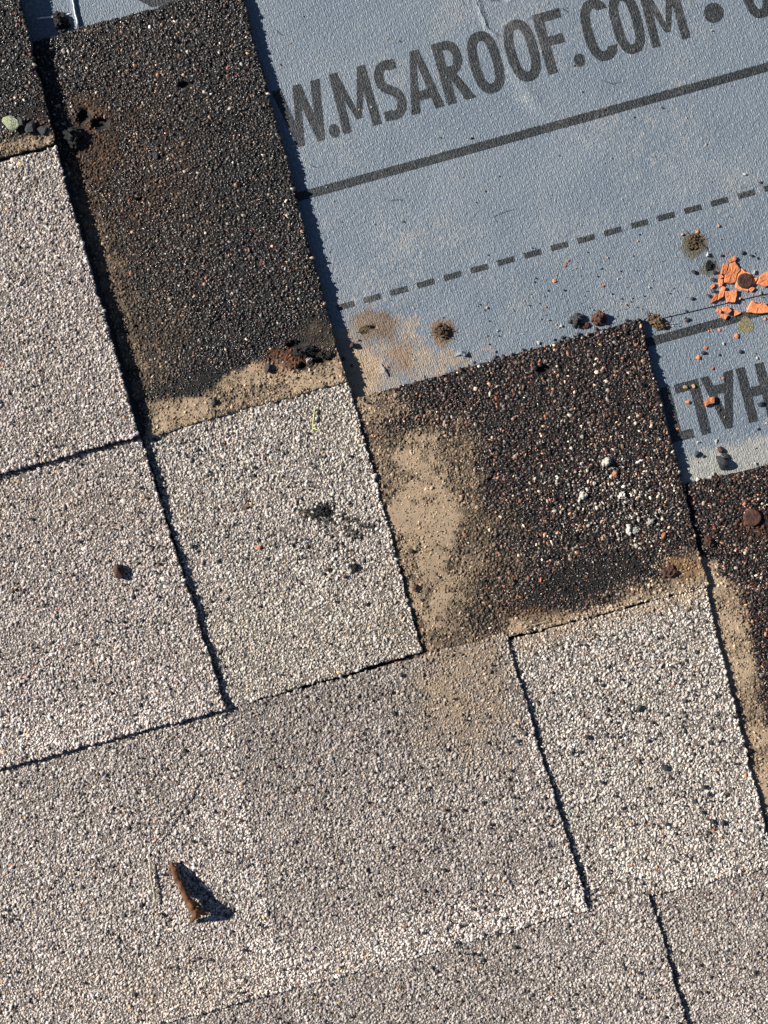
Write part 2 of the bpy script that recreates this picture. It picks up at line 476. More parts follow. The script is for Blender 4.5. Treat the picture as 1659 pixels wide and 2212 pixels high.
def granules(acc, X, Y, zs, r, col, rough, flat=0.62, tilt=0.35):
    """many crushed stones, half sunk in the asphalt: 5-sided foot, 3-cornered facet on top"""
    n = len(X)
    a0 = rng.random(n) * 6.283
    ra = a0[:, None] + np.arange(5) * 1.2566 + rng.normal(0, .22, (n, 5))
    rr = rng.uniform(.72, 1.2, (n, 5))
    V = np.zeros((n, 8, 3))
    V[:, :5, 0] = np.cos(ra) * rr; V[:, :5, 1] = np.sin(ra) * rr; V[:, :5, 2] = rng.uniform(-.55, -.15, (n, 5))
    ta = a0[:, None] + .628 + np.arange(3) * 2.094 + rng.normal(0, .25, (n, 3))
    tr = rng.uniform(.28, .8, (n, 3))
    V[:, 5:, 0] = np.cos(ta) * tr; V[:, 5:, 1] = np.sin(ta) * tr; V[:, 5:, 2] = rng.uniform(.45, 1.0, (n, 3)) * flat
    asp = rng.uniform(.58, 1.0, n)
    V[:, :, 1] *= asp[:, None]; V[:, :, 0] *= (1.12 / np.sqrt(asp))[:, None]
    # tilt then spin
    tx = rng.normal(0, tilt, n)[:, None]
    y, z = V[:, :, 1] * np.cos(tx) - V[:, :, 2] * np.sin(tx), V[:, :, 1] * np.sin(tx) + V[:, :, 2] * np.cos(tx)
    sp = (rng.random(n) * 6.283)[:, None]
    x2 = V[:, :, 0] * np.cos(sp) - y * np.sin(sp); y2 = V[:, :, 0] * np.sin(sp) + y * np.cos(sp)
    rm = (np.asarray(r) * 1e-3)[:, None]
    base = W(X, Y, zs)
    P = np.stack([x2 * rm, y2 * rm, z * rm], -1) + base[:, None, :]
    F = TPL_F[None] + (np.arange(n) * 8)[:, None, None]
    C = np.concatenate([np.repeat(col[:, None, :], 8, 1), np.repeat(np.asarray(rough)[:, None, None], 8, 1)], -1)
    acc.add(P, F, C)


SLABS = []    # filled from lowest to highest; (name letter, quad, plane)


def hexpts(sp_mm, x0, x1, y0, y1):
    s = sp_mm * 1e-3 / PX
    xs = np.arange(x0, x1, s); ys = np.arange(y0, y1, s * .866)
    X, Y = np.meshgrid(xs, ys, indexing='ij')
    X = X + (np.arange(len(ys)) % 2)[None] * s / 2
    X = X.ravel() + rng.normal(0, .26 * s, X.size); Y = Y.ravel() + rng.normal(0, .26 * s, Y.size)
    return X, Y


XMIN, XMAX, YMIN, YMAX = -105, 1765, -105, 2320


class Slab:
    def __init__(s, key, Q, z4, kind, label, thick=3.0):
        s.key, s.Q, s.kind, s.label, s.thick = key, Q, kind, label, thick
        A = np.array([[1, q[0] - 800, q[1] - 1100] for q in Q]); s.pl = np.linalg.lstsq(A, np.array(z4, float), rcond=None)[0]
        s.seed = ord(key) % 7

    def zp(s, X, Y):
        return s.pl[0] + s.pl[1] * (X - 800) + s.pl[2] * (Y - 1100) + 0.42 * fbm(X, Y, 110, s.seed, 2) + (
            0.55 * (1 - sstep(-18, 22, X - (500 + (Y - 1600) * 0.22))) if s.key == 'F' else 0)

    def pits(s, X, Y):
        p = np.zeros(X.shape)
        for k, cx, cy, rx, ry, d in PITS:
            if k == s.key:
                p = np.maximum(p, d * (1 - sstep(.55, 1.15, np.hypot((X - cx) / rx, (Y - cy) / ry) + .35 * fbm(X, Y, 9, 2, 2))))
        return p

    def tar(s, X, Y):
        p = np.zeros(X.shape)
        for k, cx, cy, rx, ry in TARRY:
            if k == s.key:
                yy = Y - cy + 0.27 * (X - cx)
                p = np.maximum(p, 1 - sstep(.6, 1.2, np.hypot((X - cx) / rx, yy / ry) + .3 * fbm(X, Y, 30, 3)))
        return p

    def build(s, uppers):
        Q = np.array(s.Q, float)
        c = np.mean(Q, 0)
        acc = Acc()
        # --- body: gridded top with a worn rounded rim, walls and underside
        sp = 1.15e-3 / PX
        nu = int(np.hypot(*(Q[1] - Q[0])) / sp); nv = int(np.hypot(*(Q[3] - Q[0])) / sp)
        u, v = np.meshgrid(np.linspace(0, 1, nu), np.linspace(0, 1, nv), indexing='ij')
        q = (Q[0] * ((1 - u) * (1 - v))[..., None] + Q[1] * (u * (1 - v))[..., None] + Q[2] * (u * v)[..., None] + Q[3] * ((1 - u) * v)[..., None])
        X, Y = q[..., 0], q[..., 1]
        d, dc = dust_map(X, Y, s.key)
        z = s.zp(X, Y) + 0.55 * sstep(.35, 1, d) + 0.10 * fbm(X, Y, 6, 2, 2) - s.pits(X, Y)
        edge = np.zeros(X.shape); edge[0] = edge[-1] = 1; edge[:, 0] = edge[:, -1] = 1
        z = z - 0.45 * edge
        tone = np.array(lin((15, 14, 13)) if s.kind != 'pale' else lin((98, 90, 82)))
        k = sstep(.3, 1.0, d)[..., None]
        pit = np.clip(s.pits(X, Y), 0, 1)[..., None]
        colr = (tone * (1 - k) + dc * k) * (1 - pit) + np.array(lin((22, 20, 18))) * pit
        if s.kind == 'pale':     # outside the modelled granules the blend itself
            out = ((X < XMIN) | (X > XMAX) | (Y < YMIN) | (Y > YMAX))[..., None]
            colr = np.where(out, np.array(lin((150, 143, 137))), colr)
        Xw, Yw = warp(X, Y, s.seed)
        P = W(Xw, Yw, z)
        C = np.concatenate([colr, np.full(X.shape + (1,), .85)], -1)
        acc.add(P, grid_faces(nu, nv), C)
        loop = [(i, 0) for i in range(nu)] + [(nu - 1, j) for j in range(1, nv)] + [(i, nv - 1) for i in range(nu - 2, -1, -1)] + [(0, j) for j in range(nv - 2, 0, -1)]
        li = np.array(loop); T = P[li[:, 0], li[:, 1]]
        n = len(T)
        zb = np.maximum(T[:, 2] - s.thick * 1e-3, 0.0)
        mid = T.copy(); mid[:, 2] = T[:, 2] * .45 + zb * .55
        cen = P.mean((0, 1))
        jit = (rng.random((n, 1)) - .5) * 7e-4
        dirv = mid[:, :2] - cen[:2]; dirv /= np.linalg.norm(dirv, axis=1)[:, None]
        mid[:, :2] += dirv * jit
        bot = T.copy(); bot[:, 2] = zb; bot[:, :2] -= dirv * 5e-4
        ring = np.concatenate([T, mid, bot, np.array([[cen[0], cen[1], zb.min()]])])
        i = np.arange(n); j = (i + 1) % n
        F = np.concatenate([np.stack([i, j, i + n], -1), np.stack([j, j + n, i + n], -1), np.stack([i + n, j + n, i + 2 * n], -1),
                            np.stack([j + n, j + 2 * n, i + 2 * n], -1), np.stack([i + 2 * n, j + 2 * n, np.full(n, 3 * n)], -1)])
        wc = np.concatenate([colr[li[:, 0], li[:, 1]] * .5 + tone * .5] * 3 + [tone[None]])
        acc.add(ring, F, np.concatenate([wc, np.full((len(wc), 1), .9)], -1))
        # --- granules
        x0, x1 = max(XMIN, Q[:, 0].min()), min(XMAX, Q[:, 0].max()); y0, y1 = max(YMIN, Q[:, 1].min()), min(YMAX, Q[:, 1].max())
        size = {'pale': (1.36, .80), 'dark': (1.36, .80), 'brown': (1.46, .87)}[s.kind]
        pal = {'pale': PAL_PALE, 'dark': PAL_DARK, 'brown': PAL_BROWN}[s.kind]
        for layer in (0, 1):
            gx, gy = hexpts(size[0] if layer == 0 else size[0] * .74, x0, x1, y0, y1)
            ok = inside_quad(s.Q, gx, gy, 0.8)
            for up in uppers: ok &= ~inside_quad(up.Q, gx, gy, (6 if (s.key, up.key) in (('L', 'F'), ('M', 'H'), ('G', 'H'), ('G', 'F'), ('H', 'G')) else (1.5 if s.key == 'F' else -3.5) + 3 * fbm(gx, gy, 9, 3, 2)))
            gx, gy = gx[ok], gy[ok]
            d, dc = dust_map(gx, gy, s.key)
            pit = s.pits(gx, gy); tar = s.tar(gx, gy)
            keep = (pit < .5) & (rng.random(len(gx)) > (0.06 + (.85 if s.key in 'GF' else .4) * sstep(.72, 1.0, d + .12 * fbm(gx, gy, 10, 3)) * (layer == 0) + 0.2 * sstep(.8, 1, d) * layer))
            gx, gy, d, dc, pit, tar = gx[keep], gy[keep], d[keep], dc[keep], pit[keep], tar[keep]
            n = len(gx)
            r = size[1] * (1 if layer == 0 else .52) * np.exp(rng.normal(0, .27 if layer == 0 else .32, n))
            big = rng.random(n) < .02
            r = np.where(big & (layer == 0), r * 1.35, r)
            r = np.minimum(r, size[1] * 1.75) * (1 - .42 * tar) * (1 - .22 * d)
            spk = np.zeros(n, bool)
            if s.kind == 'pale' and layer == 0:      # loose dark grains pressed among the pale ones
                dens = {'H': .045, 'D': .022, 'F': .022, 'E': .016, 'A': .008}.get(s.key, .018)
                spk = rng.random(n) < dens * (.5 + 1.4 * vn(gx / 60, gy / 60, 5)) * (1 + .8 * (gx > 900) * (s.key == 'F'))
                r = np.where(spk, size[1] * rng.uniform(.75, 1.5, n), r)
            col = pick(pal, n) * np.exp(rng.normal(0, .17 if s.kind == 'pale' else .42, n))[:, None]
            if s.key in 'GH':      # the dark and the pale blend run into each other along the panel's lower edge
                ln = (1270 + (1526 - gx) * .262) - gy + 9 * fbm(gx, gy, 22, 3) + rng.normal(0, 5, n)
                if s.key == 'G': col = np.where(((ln < 16) & (gx > 1060))[:, None], pick(PAL_PALE, n) * .95, col)
            if s.key == 'G':
                wh = .15 * np.exp(-(np.hypot((gx - 1335) / 110, (gy - 1085) / 95)) ** 2)
                col = np.where((rng.random(n) < wh)[:, None], np.array(lin((180, 174, 164))) * np.exp(rng.normal(0, .35, (n, 1))), col)
            if s.kind == 'pale':
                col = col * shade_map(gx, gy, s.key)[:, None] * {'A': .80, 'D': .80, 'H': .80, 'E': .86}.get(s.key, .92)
                if s.key in 'AE':
                    t = 0.5 + 0.5 * fbm(gx, gy, 110, 4)
                    col = col * (np.array([1.0, .945, .99]) * t[:, None] + np.array([1.02, .985, .97]) * (1 - t)[:, None])
                elif s.key in 'FLM': col = col * np.array([1.0, .965, .975])
                else: col = col * np.array([1.0, .985, .975])
            elif s.kind == 'dark':
                col = col * (1 + .3 * fbm(gx, gy, 70, 2))[:, None]
            if s.kind != 'pale':
                lum = col.mean(1, keepdims=True)
                col = col * np.where(lum < .09, .54, 1.0) * np.array([1.10, 1.0, .91])
            if s.key == 'D':      # tar trodden into the granules, trailing right and down from the smear
                st = 1.4 * np.exp(-(np.hypot((gx - 692) / 38, (gy - 1106) / 20)) ** 3) + np.exp(-(dline([(690, 1106), (720, 1140), (770, 1150), (800, 1140)], gx, gy) / 14) ** 2) + .8 * np.exp(-(dline([(640, 1165), (700, 1180), (760, 1200)], gx, gy) / 7) ** 2) + .9 * np.exp(-(dline([(745, 1115), (785, 1128)], gx, gy) / 7) ** 2)
                col = np.where(((rng.random(n) < .95 * st) & (vn(gx / 7, gy / 7, 2) > .42))[:, None], np.array(lin((30, 29, 28))), col)
            col = col * (1 - .3 * tar)[:, None]
            col = np.where(spk[:, None], np.array(lin((46, 46, 48))) * np.exp(rng.normal(0, .45, (n, 1))) * np.where(rng.random((n, 1)) < .2, np.array([1.9, 1.15, .8]), 1.0), col)
            mixd = np.clip(d * rng.uniform(.45, 1.3, n), 0, 1)[:, None]
            dc = dc * np.exp(rng.normal(0, .34, n))[:, None]
            col = col * (1 - mixd) + dc * mixd
            rough = np.where(d > .3, .9, rng.uniform(.16, .6, n) if s.kind != 'pale' else rng.uniform(.6, .9, n))
            sink = (0.02 if layer == 0 else 0.0) + rng.normal(0, .14 if layer == 0 else .08, n)
            zz = s.zp(gx, gy) + 0.55 * sstep(.35, 1, d) * (.8 if layer == 0 else 1.0) + sink - pit + .22 * spk + .10 * tar
            wx, wy = warp(gx, gy, s.seed)
            granules(acc, wx, wy, zz, r, np.clip(col, 0, .85), rough, flat=(.7 if s.kind != 'pale' else .58) if layer == 0 else .55, tilt=.38 if s.kind != 'pale' else .25)
        o = acc.build('roof_shingle', M_GRAN, origin=tuple(W(np.array(c[0]), np.array(c[1]), 1.0)))
        tag(o, s.label, 'shingle')
        print('slab', s.key, acc.n)
        return o


# quads: TL, TR, BR, BL
S_ = {}
def S(*a): S_[a[0]] = Slab(*a)


S('K', [(1465, 1050), (2060, 905), (2200, 1900), (1610, 1900)], (1.2, 1.2, .9, .9), 'brown', 'dark gravelly shingle at right edge with a tan dust strip and rusty nail head', 1.2)
S('G', [(700, 879), (1384, 688), (1530, 1268), (846, 1440)], (3.7, 3.4, 3.8, 4.5), 'brown', 'dark shingle panel right of centre with a tan dirt patch and scattered white crumbs')
S('H', [(1050, 1395), (1526, 1270), (1674, 1872), (1230, 1982)], (3.5, 3.7, 3.4, 3.1), 'pale', 'bright pale granule shingle tab at lower right below the dark dirty panel', 2.4)
S('M', [(1375, 1946), (2160, 1742), (2280, 2500), (1520, 2620)], (2.7, 2.8, 2.4, 2.4), 'pale', 'grey granule shingle in the bottom right corner right of the last cut', 1.8)
S('L', [(-400, 2385), (1402, 1932), (1600, 2600), (-400, 2800)], (5.0, 4.5, 4.8, 5.0), 'pale', 'grey granule shingle strip along the bottom edge left of the last cut')
S('F', [(-400, 1767), (1092, 1370), (1273, 1967), (-400, 2412)], (5.2, 5.2, 5.3, 5.4), 'pale', 'large grey granule shingle with the brown twig lying on it')
S('C', [(60, 93), (516, -36), (748, 825), (316, 944)], (4.2, 4.3, 5.8, 5.8), 'dark', 'tall dark shingle panel left of the printed underlayment with two torn nail holes')
S('D', [(308, 942), (752, 820), (912, 1407), (483, 1534)], (4.9, 5.2, 6.2, 6.2), 'pale', 'pale granule shingle tab in the middle with a black tar smear on it')
S('E', [(-400, 1134), (302, 942), (487, 1531), (-400, 1772)], (7.8, 7.8, 8.6, 8.0), 'pale', 'pale granule shingle tab at left edge with a rusty brown stone on it')
S('A', [(-400, 460), (119, 318), (301, 942), (-400, 1132)], (10.0, 10.0, 11.0, 10.8), 'pale', 'pinkish pale granule shingle tab at the upper left edge')
S('B', [(-400, -300), (-35, -330), (120, 308), (-400, 450)], (8.0, 7.2, 11.0, 11.0), 'dark', 'dark shingle in the top left corner with a tan lower band and wet green stone')
UP = {'K': 'GHLM', 'G': 'DFH', 'H': 'FLG', 'M': 'LH', 'L': 'F', 'F': 'DE', 'C': 'ABD', 'D': 'E', 'E': 'A', 'A': 'B', 'B': ''}
for k, sl in S_.items():
    ups = [S_[c] for c in UP[k]]
    # only hide under neighbours that really lie higher
    sl.build([u_ for u_ in ups if u_.zp(np.mean([q[0] for q in u_.Q]), np.mean([q[1] for q in u_.Q])) > sl.zp(np.mean([q[0] for q in u_.Q]), np.mean([q[1] for q in u_.Q]))])

# ------------------------------------------------------------------ deck and underlayment
me = bpy.data.meshes.new('roof_deck')
me.from_pydata([(-3, -3, -.003), (3, -3, -.003), (3, 3, -.003), (-3, 3, -.003)], [], [(0, 1, 2, 3)])
me.materials.append(M_DECK)
deck = bpy.data.objects.new('roof_deck', me); COL.objects.link(deck); tag(deck, kind='structure')

SEAM = lambda X: 806.5 * 0.0 + (733 + (1920 - X / NAT) * 0.2345) * NAT     # y of the sheet's lap edge at X


def mem_z(X, Y, upper=True):
    z = 0.35 + 0.35 * fbm(X, Y, 200, 5, 3) + 0.07 * fbm(X, Y, 12, 1, 2) + 0.16 * fbm(X + .3 * Y, (Y + .27 * X) * 3, 130, 3, 3)
    z = z + 0.55 * np.exp(-(dline([(1105, 130), (1160, 230), (1260, 290), (1390, 330), (1480, 370), (1700, 395)], X, Y) / 16) ** 2)
    z = z + 0.8 * np.exp(-(dline([(1026, -20), (1038, 22), (1052, 62), (1072, 76)], X, Y) / 4.5) ** 2)
    z = z + 0.9 * np.exp(-(dline([(154, -30), (160, 18), (168, 56)], X, Y) / 4.0) ** 2)
    for cx, cy, r, h in ((1000, 764, 9, .9), (832, 800, 10, .9), (806, 706, 30, .5), (957, 715, 26, .5), (1500, 540, 22, .7)):
        z = z + h * np.exp(-((X - cx) ** 2 + (Y - cy) ** 2) / r ** 2)
    for k, cx, cy, rx, ry, d in PITS:
        if k == 'S': z = z - d * (1 - sstep(.5, 1.15, np.hypot((X - cx) / rx, (Y - cy) / ry) + .3 * fbm(X, Y, 9, 2, 2)))
    if upper: return z + 0.55
    return 0.05 + 0.25 * z


def sheet(name, label, x0, x1, ytop, ybot, upper):
    nu = int((x1 - x0) / 3.6); nv = int(1300 / 3.6) if upper else int(700 / 3.6)
    u, v = np.meshgrid(np.linspace(0, 1, nu), np.linspace(0, 1, nv), indexing='ij')
    X = x0 + (x1 - x0) * u
    Y = ytop(X) * (1 - v) + ybot(X) * v
    z = mem_z(X, Y, upper)
    d, dc = dust_map(X, Y, 'S')
    acc = Acc()
    P = W(X, Y, z)
    acc.add(P, grid_faces(nu, nv), np.concatenate([dc, d[..., None]], -1))
    # thin turned edge of the film
    e = P[:, -1]; b = e.copy(); b[:, 2] -= 4.5e-4
    i = np.arange(nu - 1)
    acc.add(np.concatenate([e, b]), np.concatenate([np.stack([i, i + nu, i + 1], -1), np.stack([i + 1, i + nu, i + nu + 1], -1)]), np.tile(np.array([*lin((60, 64, 70)), .6]), (2 * nu, 1)))
    o = acc.build(name, M_MEM, origin=tuple(W(np.array((x0 + x1) / 2), np.array(700.0 if not upper else 300.0), 0.5)))
    return tag(o, label, 'underlayment')


UPR = sheet('underlayment_sheet', 'blue grey woven underlayment printed with a web address, solid line and dashed line', -200, 2060, lambda X: 0 * X - 420, lambda X: np.where(X > 1380, SEAM(X), SEAM(np.full_like(X, 1380.)) + (1380 - X) * .27), True)
LWR = sheet('underlayment_sheet', 'lower blue grey underlayment sheet printed with large upside-down letters, at right edge', 1300, 2060, lambda X: SEAM(X) - 60, lambda X: SEAM(X) + 640, False)

# ------------------------------------------------------------------ printing
def frame(o, th, flip=False):
    c, s_ = math.cos(th), math.sin(th)
    def f(u, v):
        # u along, v up (native px) -> picture units
        x = o[0] + u * c - v * s_; y = o[1] - u * s_ - v * c
        return x * NAT, y * NAT
    def g(u, w):
        x = o[0] + u * c + w * s_; y = o[1] - u * s_ + w * c
        return x * NAT, y * NAT
    return g if flip else f


def poly(*p): return lambda U, V: sdpoly(p, U, V) > 0
def ring(cx, cy, rx, ry, t, n=2.5):
    def f(U, V):
        a = (np.abs((U - cx) / rx) ** n + np.abs((V - cy) / ry) ** n) < 1
        b = (np.abs((U - cx) / (rx - t)) ** n + np.abs((V - cy) / (ry - t)) ** n) < 1
        return a & ~b
    return f
def disc(cx, cy, rx, ry): return lambda U, V: ((U - cx) / rx) ** 2 + ((V - cy) / ry) ** 2 < 1
def stroke(w, *p): return lambda U, V: dline(p, U, V) < w / 2
def union(*fs):
    def f(U, V):
        r = fs[0](U, V)
        for g in fs[1:]: r = r | g(U, V)
        return r
    return f
def minus(a, b): return lambda U, V: a(U, V) & ~b(U, V)


def ink(test, box, fr, upper, label, cell=1.15, name='printed_letter', parent=None):
    us = np.arange(box[0], box[1], cell); vs = np.arange(box[2], box[3], cell)
    U, V = np.meshgrid(us, vs, indexing='ij')
    rag = .35
    m = test(U + cell / 2 + rng.normal(0, rag, U.shape), V + cell / 2 + rng.normal(0, rag, U.shape))
    n = m.sum()
    if n == 0: return
    cu, cv = U[m], V[m]
    uu = np.stack([cu, cu + cell, cu + cell, cu], -1).ravel(); vv = np.stack([cv, cv, cv + cell, cv + cell], -1).ravel()
    # weld shared corners
    key = np.round(uu / cell * 2).astype(np.int64) * 100003 + np.round(vv / cell * 2).astype(np.int64)
    _, first, inv = np.unique(key, return_index=True, return_inverse=True)
    inv = inv.reshape(-1, 4)
    X, Y = fr(uu[first], vv[first])
    z = mem_z(X, Y, upper) + 0.10
    d, dc = dust_map(X, Y, 'S')
    F = np.concatenate([inv[:, [0, 1, 2]], inv[:, [0, 2, 3]]])
    acc = Acc(); P = W(X, Y, z)
    acc.add(P, F, np.concatenate([dc, d[:, None]], -1))
    o = acc.build(name, M_INK, parent)
    # face up
    me = o.data
    nz = np.empty(len(me.polygons) * 3, np.float32); me.polygons.foreach_get('normal', nz)
    if nz[2::3].mean() < 0: me.flip_normals()
    o['label'] = label
    return o


H_ = 151
f1 = frame((751, 366), math.radians(15.6))
def R_arm(x0, H, top=True): return union(poly((x0, 0), (x0 + 24, 0), (x0 + 24, H), (x0, H)), minus(union(poly((x0, H), (x0 + 36, H), (x0 + 36, H - 86), (x0, H - 86)), disc(x0 + 36, H - 43, 31, 43)), union(poly((x0 + 24, H - 22), (x0 + 34, H - 22), (x0 + 34, H - 64), (x0 + 24, H - 64)), disc(x0 + 34, H - 43, 10.5, 21))))
def S_shape(x0, H, w=64):
    pts = []
    cx = x0 + w / 2
    for t in np.linspace(math.radians(62), math.radians(232), 12): pts.append((cx + 3 + 22 * math.cos(t), H - 43 + 31 * math.sin(t)))
    for t in np.linspace(math.radians(48), math.radians(-118), 12): pts.append((cx - 2 + 23 * math.cos(t), 43 + 31 * math.sin(t)))
    return union(stroke(23, *pts), poly((cx + 6, H), (cx + 31, H - 3), (cx + 31, H - 27), (cx + 6, H - 24)), poly((cx - 30, 3), (cx - 4, 0), (cx - 4, 24), (cx - 30, 27)))
def M_shape(a, b, mid, H):
    return union(poly((a, 0), (a + 21, 0), (a + 26, H), (a + 4, H)), poly((b - 22, 0), (b, 0), (b - 1, H), (b - 22, H)),
                 poly((a + 4, H), (a + 24, H), (mid + 6, 28), (mid - 7, 28)), poly((b - 22, H), (b - 1, H), (mid + 7, 28), (mid - 6, 28)))
def A_shape(a, b, H, ap=None):
    m = ap or (a + b) / 2
    return union(poly((a, 0), (a + 24, 0), (m + 4, H), (m - 11, H)), poly((b - 24, 0), (b, 0), (m + 12, H), (m - 5, H)), poly((a + 14, 30), (b - 14, 30), (b - 20, 53), (a + 20, 53)))


GL = [
    ('W', union(poly((-34, H_), (-9, H_), (11, 0), (-7, 0)), poly((21, H_), (40, H_), (11, 0), (-7, 0)), poly((21, H_), (42, H_), (64, 0), (45, 0)), poly((67, H_), (91, H_), (64, 0), (45, 0))), (-36, 93, -2, 153)),
    ('W', union(poly((-172, H_), (-147, H_), (-127, 0), (-145, 0)), poly((-117, H_), (-98, H_), (-127, 0), (-145, 0)), poly((-117, H_), (-96, H_), (-74, 0), (-93, 0)), poly((-71, H_), (-47, H_), (-74, 0), (-93, 0))), (-174, -45, -2, 153)),
    ('full stop', disc(92, 15, 13.5, 17), (76, 108, -4, 34)),
    ('M', M_shape(112, 211, 160, H_ + 3), (108, 214, -2, 156)),
    ('S', S_shape(221, H_), (215, 292, -4, 156)),
    ('A', A_shape(288, 375, H_ + 4, 337), (285, 378, -2, 158)),
    ('R', union(R_arm(382, H_ + 6), poly((403, 72), (424, 72), (457, 0), (430, 0))), (378, 460, -2, 160)),
    ('O', ring(503, 78, 40, 79, 24), (460, 546, -4, 160)),
    ('O', ring(598, 82, 40, 79, 24), (555, 641, -2, 164)),
    ('F', union(poly((645, 5), (670, 5), (670, 160), (645, 160)), poly((645, 160), (715, 160), (715, 136), (645, 136)), poly((645, 98), (708, 98), (708, 74), (645, 74))), (642, 720, 2, 163)),
    ('full stop', disc(730, 20, 14, 17), (714, 746, 0, 40)),
    ('C', minus(ring(797, 80, 40, 79, 24), poly((806, 34), (850, 34), (850, 128), (806, 128))), (755, 840, -2, 162)),
    ('O', ring(869, 79, 38, 80, 24), (828, 910, -4, 162)),
    ('M', M_shape(914, 1013, 962, H_ + 4), (910, 1016, -2, 157)),
    ('bullet dot', disc(1085, 44, 25, 25), (1058, 1112, 17, 71)),
    ('U', union(minus(ring(1200, 78, 36, 79, 23), poly((1100, 60), (1300, 60), (1300, 200), (1100, 200))), poly((1164, 58), (1187, 58), (1187, 153), (1164, 153)), poly((1213, 58), (1236, 58), (1236, 153), (1213, 153))), (1160, 1240, -4, 157)),
]
for ch, t, bx in GL:
    ink(t, bx, f1, True, 'dark printed capital letter ' + ch if len(ch) == 1 else 'dark printed round ' + ch, parent=UPR)

# ragged bottom of another print row at the top left
f0 = frame((0, 0), 0.0)
ink(poly((345, 0), (430, -70), (560, -70), (470, 2), (380, 18)), (330, 560, -120, 40), lambda u, v: (u * NAT, v * NAT), True, 'corner of a dark printed letter at the top', parent=UPR)

def line_frame(x0, y0, x1, y1):
    th = math.atan2(-(y1 - y0), x1 - x0)
    return frame((x0, y0), th), math.hypot(x1 - x0, y1 - y0)
fr, Ln = line_frame(640, 521.6, 2120, 111.6)
ink(lambda U, V: np.abs(V) < 11, (0, Ln, -14, 14), fr, True, 'long solid dark printed line', 1.6, 'printed_line', UPR)
fr, Ln = line_frame(997.6, 727, 1932, 467)
for i in range(-3, 15):
    u0 = i * 69.3 - 22
    sh = minus(poly((u0, -7.2), (u0 + 44, -7.2), (u0 + 44, 7.2), (u0, 7.2)), poly((0, 0), (0, 0), (0, 0)))
    ink(sh, (u0 - 2, u0 + 46, -9, 9), fr, True, None or 'short dark dash of the printed dashed line', 1.0, 'printed_dash', UPR)
fr, Ln = line_frame(1560, 872.4, 2100, 724)
ink(lambda U, V: np.abs(V) < 11, (0, Ln, -14, 14), fr, False, 'thick dark printed line near the sheet lap', 1.4, 'printed_line', LWR)
f2 = frame((1684, 962), math.radians(14.4), True)
HH = 140
GL2 = [('T', union(poly((-37, 0), (-11, 0), (-11, HH), (-37, HH)), poly((-66, 117), (18, 117), (18, HH), (-66, HH))), (-68, 20, -2, 142)),
       ('L', union(poly((0, 0), (62, 0), (62, 23), (0, 23)), poly((37, 0), (62, 0), (62, HH), (37, HH))), (-2, 64, -2, 142)),
       ('A', union(poly((68, 0), (90, 0), (117, HH), (98, HH)), poly((128, 0), (153, 0), (117, HH), (98, HH)), poly((78, 27), (144, 27), (138, 50), (84, 50))), (66, 155, -2, 142)),
       ('H', union(poly((159, 0), (183, 0), (183, HH), (159, HH)), poly((208, 0), (232, 0), (232, HH), (208, HH)), poly((159, 54), (232, 54), (232, 78), (159, 78))), (157, 234, -2, 142)),
       ('P', union(poly((290, 0), (314, 0), (314, HH), (290, HH)), minus(union(poly((250 + 30, 54), (314, 54), (314, HH), (280, HH)), disc(280, 97, 33, 43)), disc(283, 97, 12, 21))), (245, 316, -2, 142)),
       ('S', lambda U, V: S_shape(0, HH, 64)(384 - U, V), (318, 388, -4, 144)),
       ('A', union(poly((394, 0), (416, 0), (443, HH), (424, HH)), poly((454, 0), (479, 0), (443, HH), (424, HH)), poly((404, 27), (470, 27), (464, 50), (410, 50))), (392, 481, -2, 142))]
for ch, t, bx in GL2:
    ink(t, bx, f2, False, 'upside-down dark printed capital letter ' + ch, parent=LWR)


# ------------------------------------------------------------------ loose things
def top_z(X, Y):
    """height in mm of whatever surface carries a thing at X, Y"""
    X = np.array(float(X)); Y = np.array(float(Y))
    best = None
    for k, sl in S_.items():
        if inside_quad(sl.Q, X, Y, -1):
            z = float(sl.zp(X, Y)) + 0.45 + 0.4 * float(dust_map(X, Y, k)[0])
            best = z if best is None else max(best, z)
    if best is None:
        best = float(mem_z(X, Y, bool(Y < SEAM(X)))) + .05
    return best


def mesh_obj(name, bm, mat, smooth=False):
    me = bpy.data.meshes.new(name)
    bm.normal_update()
    bm.to_mesh(me); bm.free()
    me.materials.append(mat)
    if smooth:
        me.polygons.foreach_set('use_smooth', [True] * len(me.polygons))
    o = bpy.data.objects.new(name, me)
    return o


def hull_stone(seed, n=13, sx=1, sy=.8, sz=.6, bev=True):
    """unit crushed stone: convex hull of random points, its foot at z = 0"""
    r = random.Random(seed)
    bm = bmesh.new()
    for _ in range(n):
        v = Vector((r.gauss(0, 1), r.gauss(0, 1), r.gauss(0, 1))).normalized() * r.uniform(.85, 1.0)
        bm.verts.new((v.x * sx, v.y * sy, v.z * sz))
    bmesh.ops.convex_hull(bm, input=bm.verts)
    bmesh.ops.delete(bm, geom=[v for v in bm.verts if not v.link_faces], context='VERTS')
    if bev:
        bmesh.ops.bevel(bm, geom=bm.edges[:], offset=.06, segments=1, affect='EDGES', profile=.5)
    zmin = min(v.co.z for v in bm.verts)
    for v in bm.verts: v.co.z -= zmin * .8
    return bm


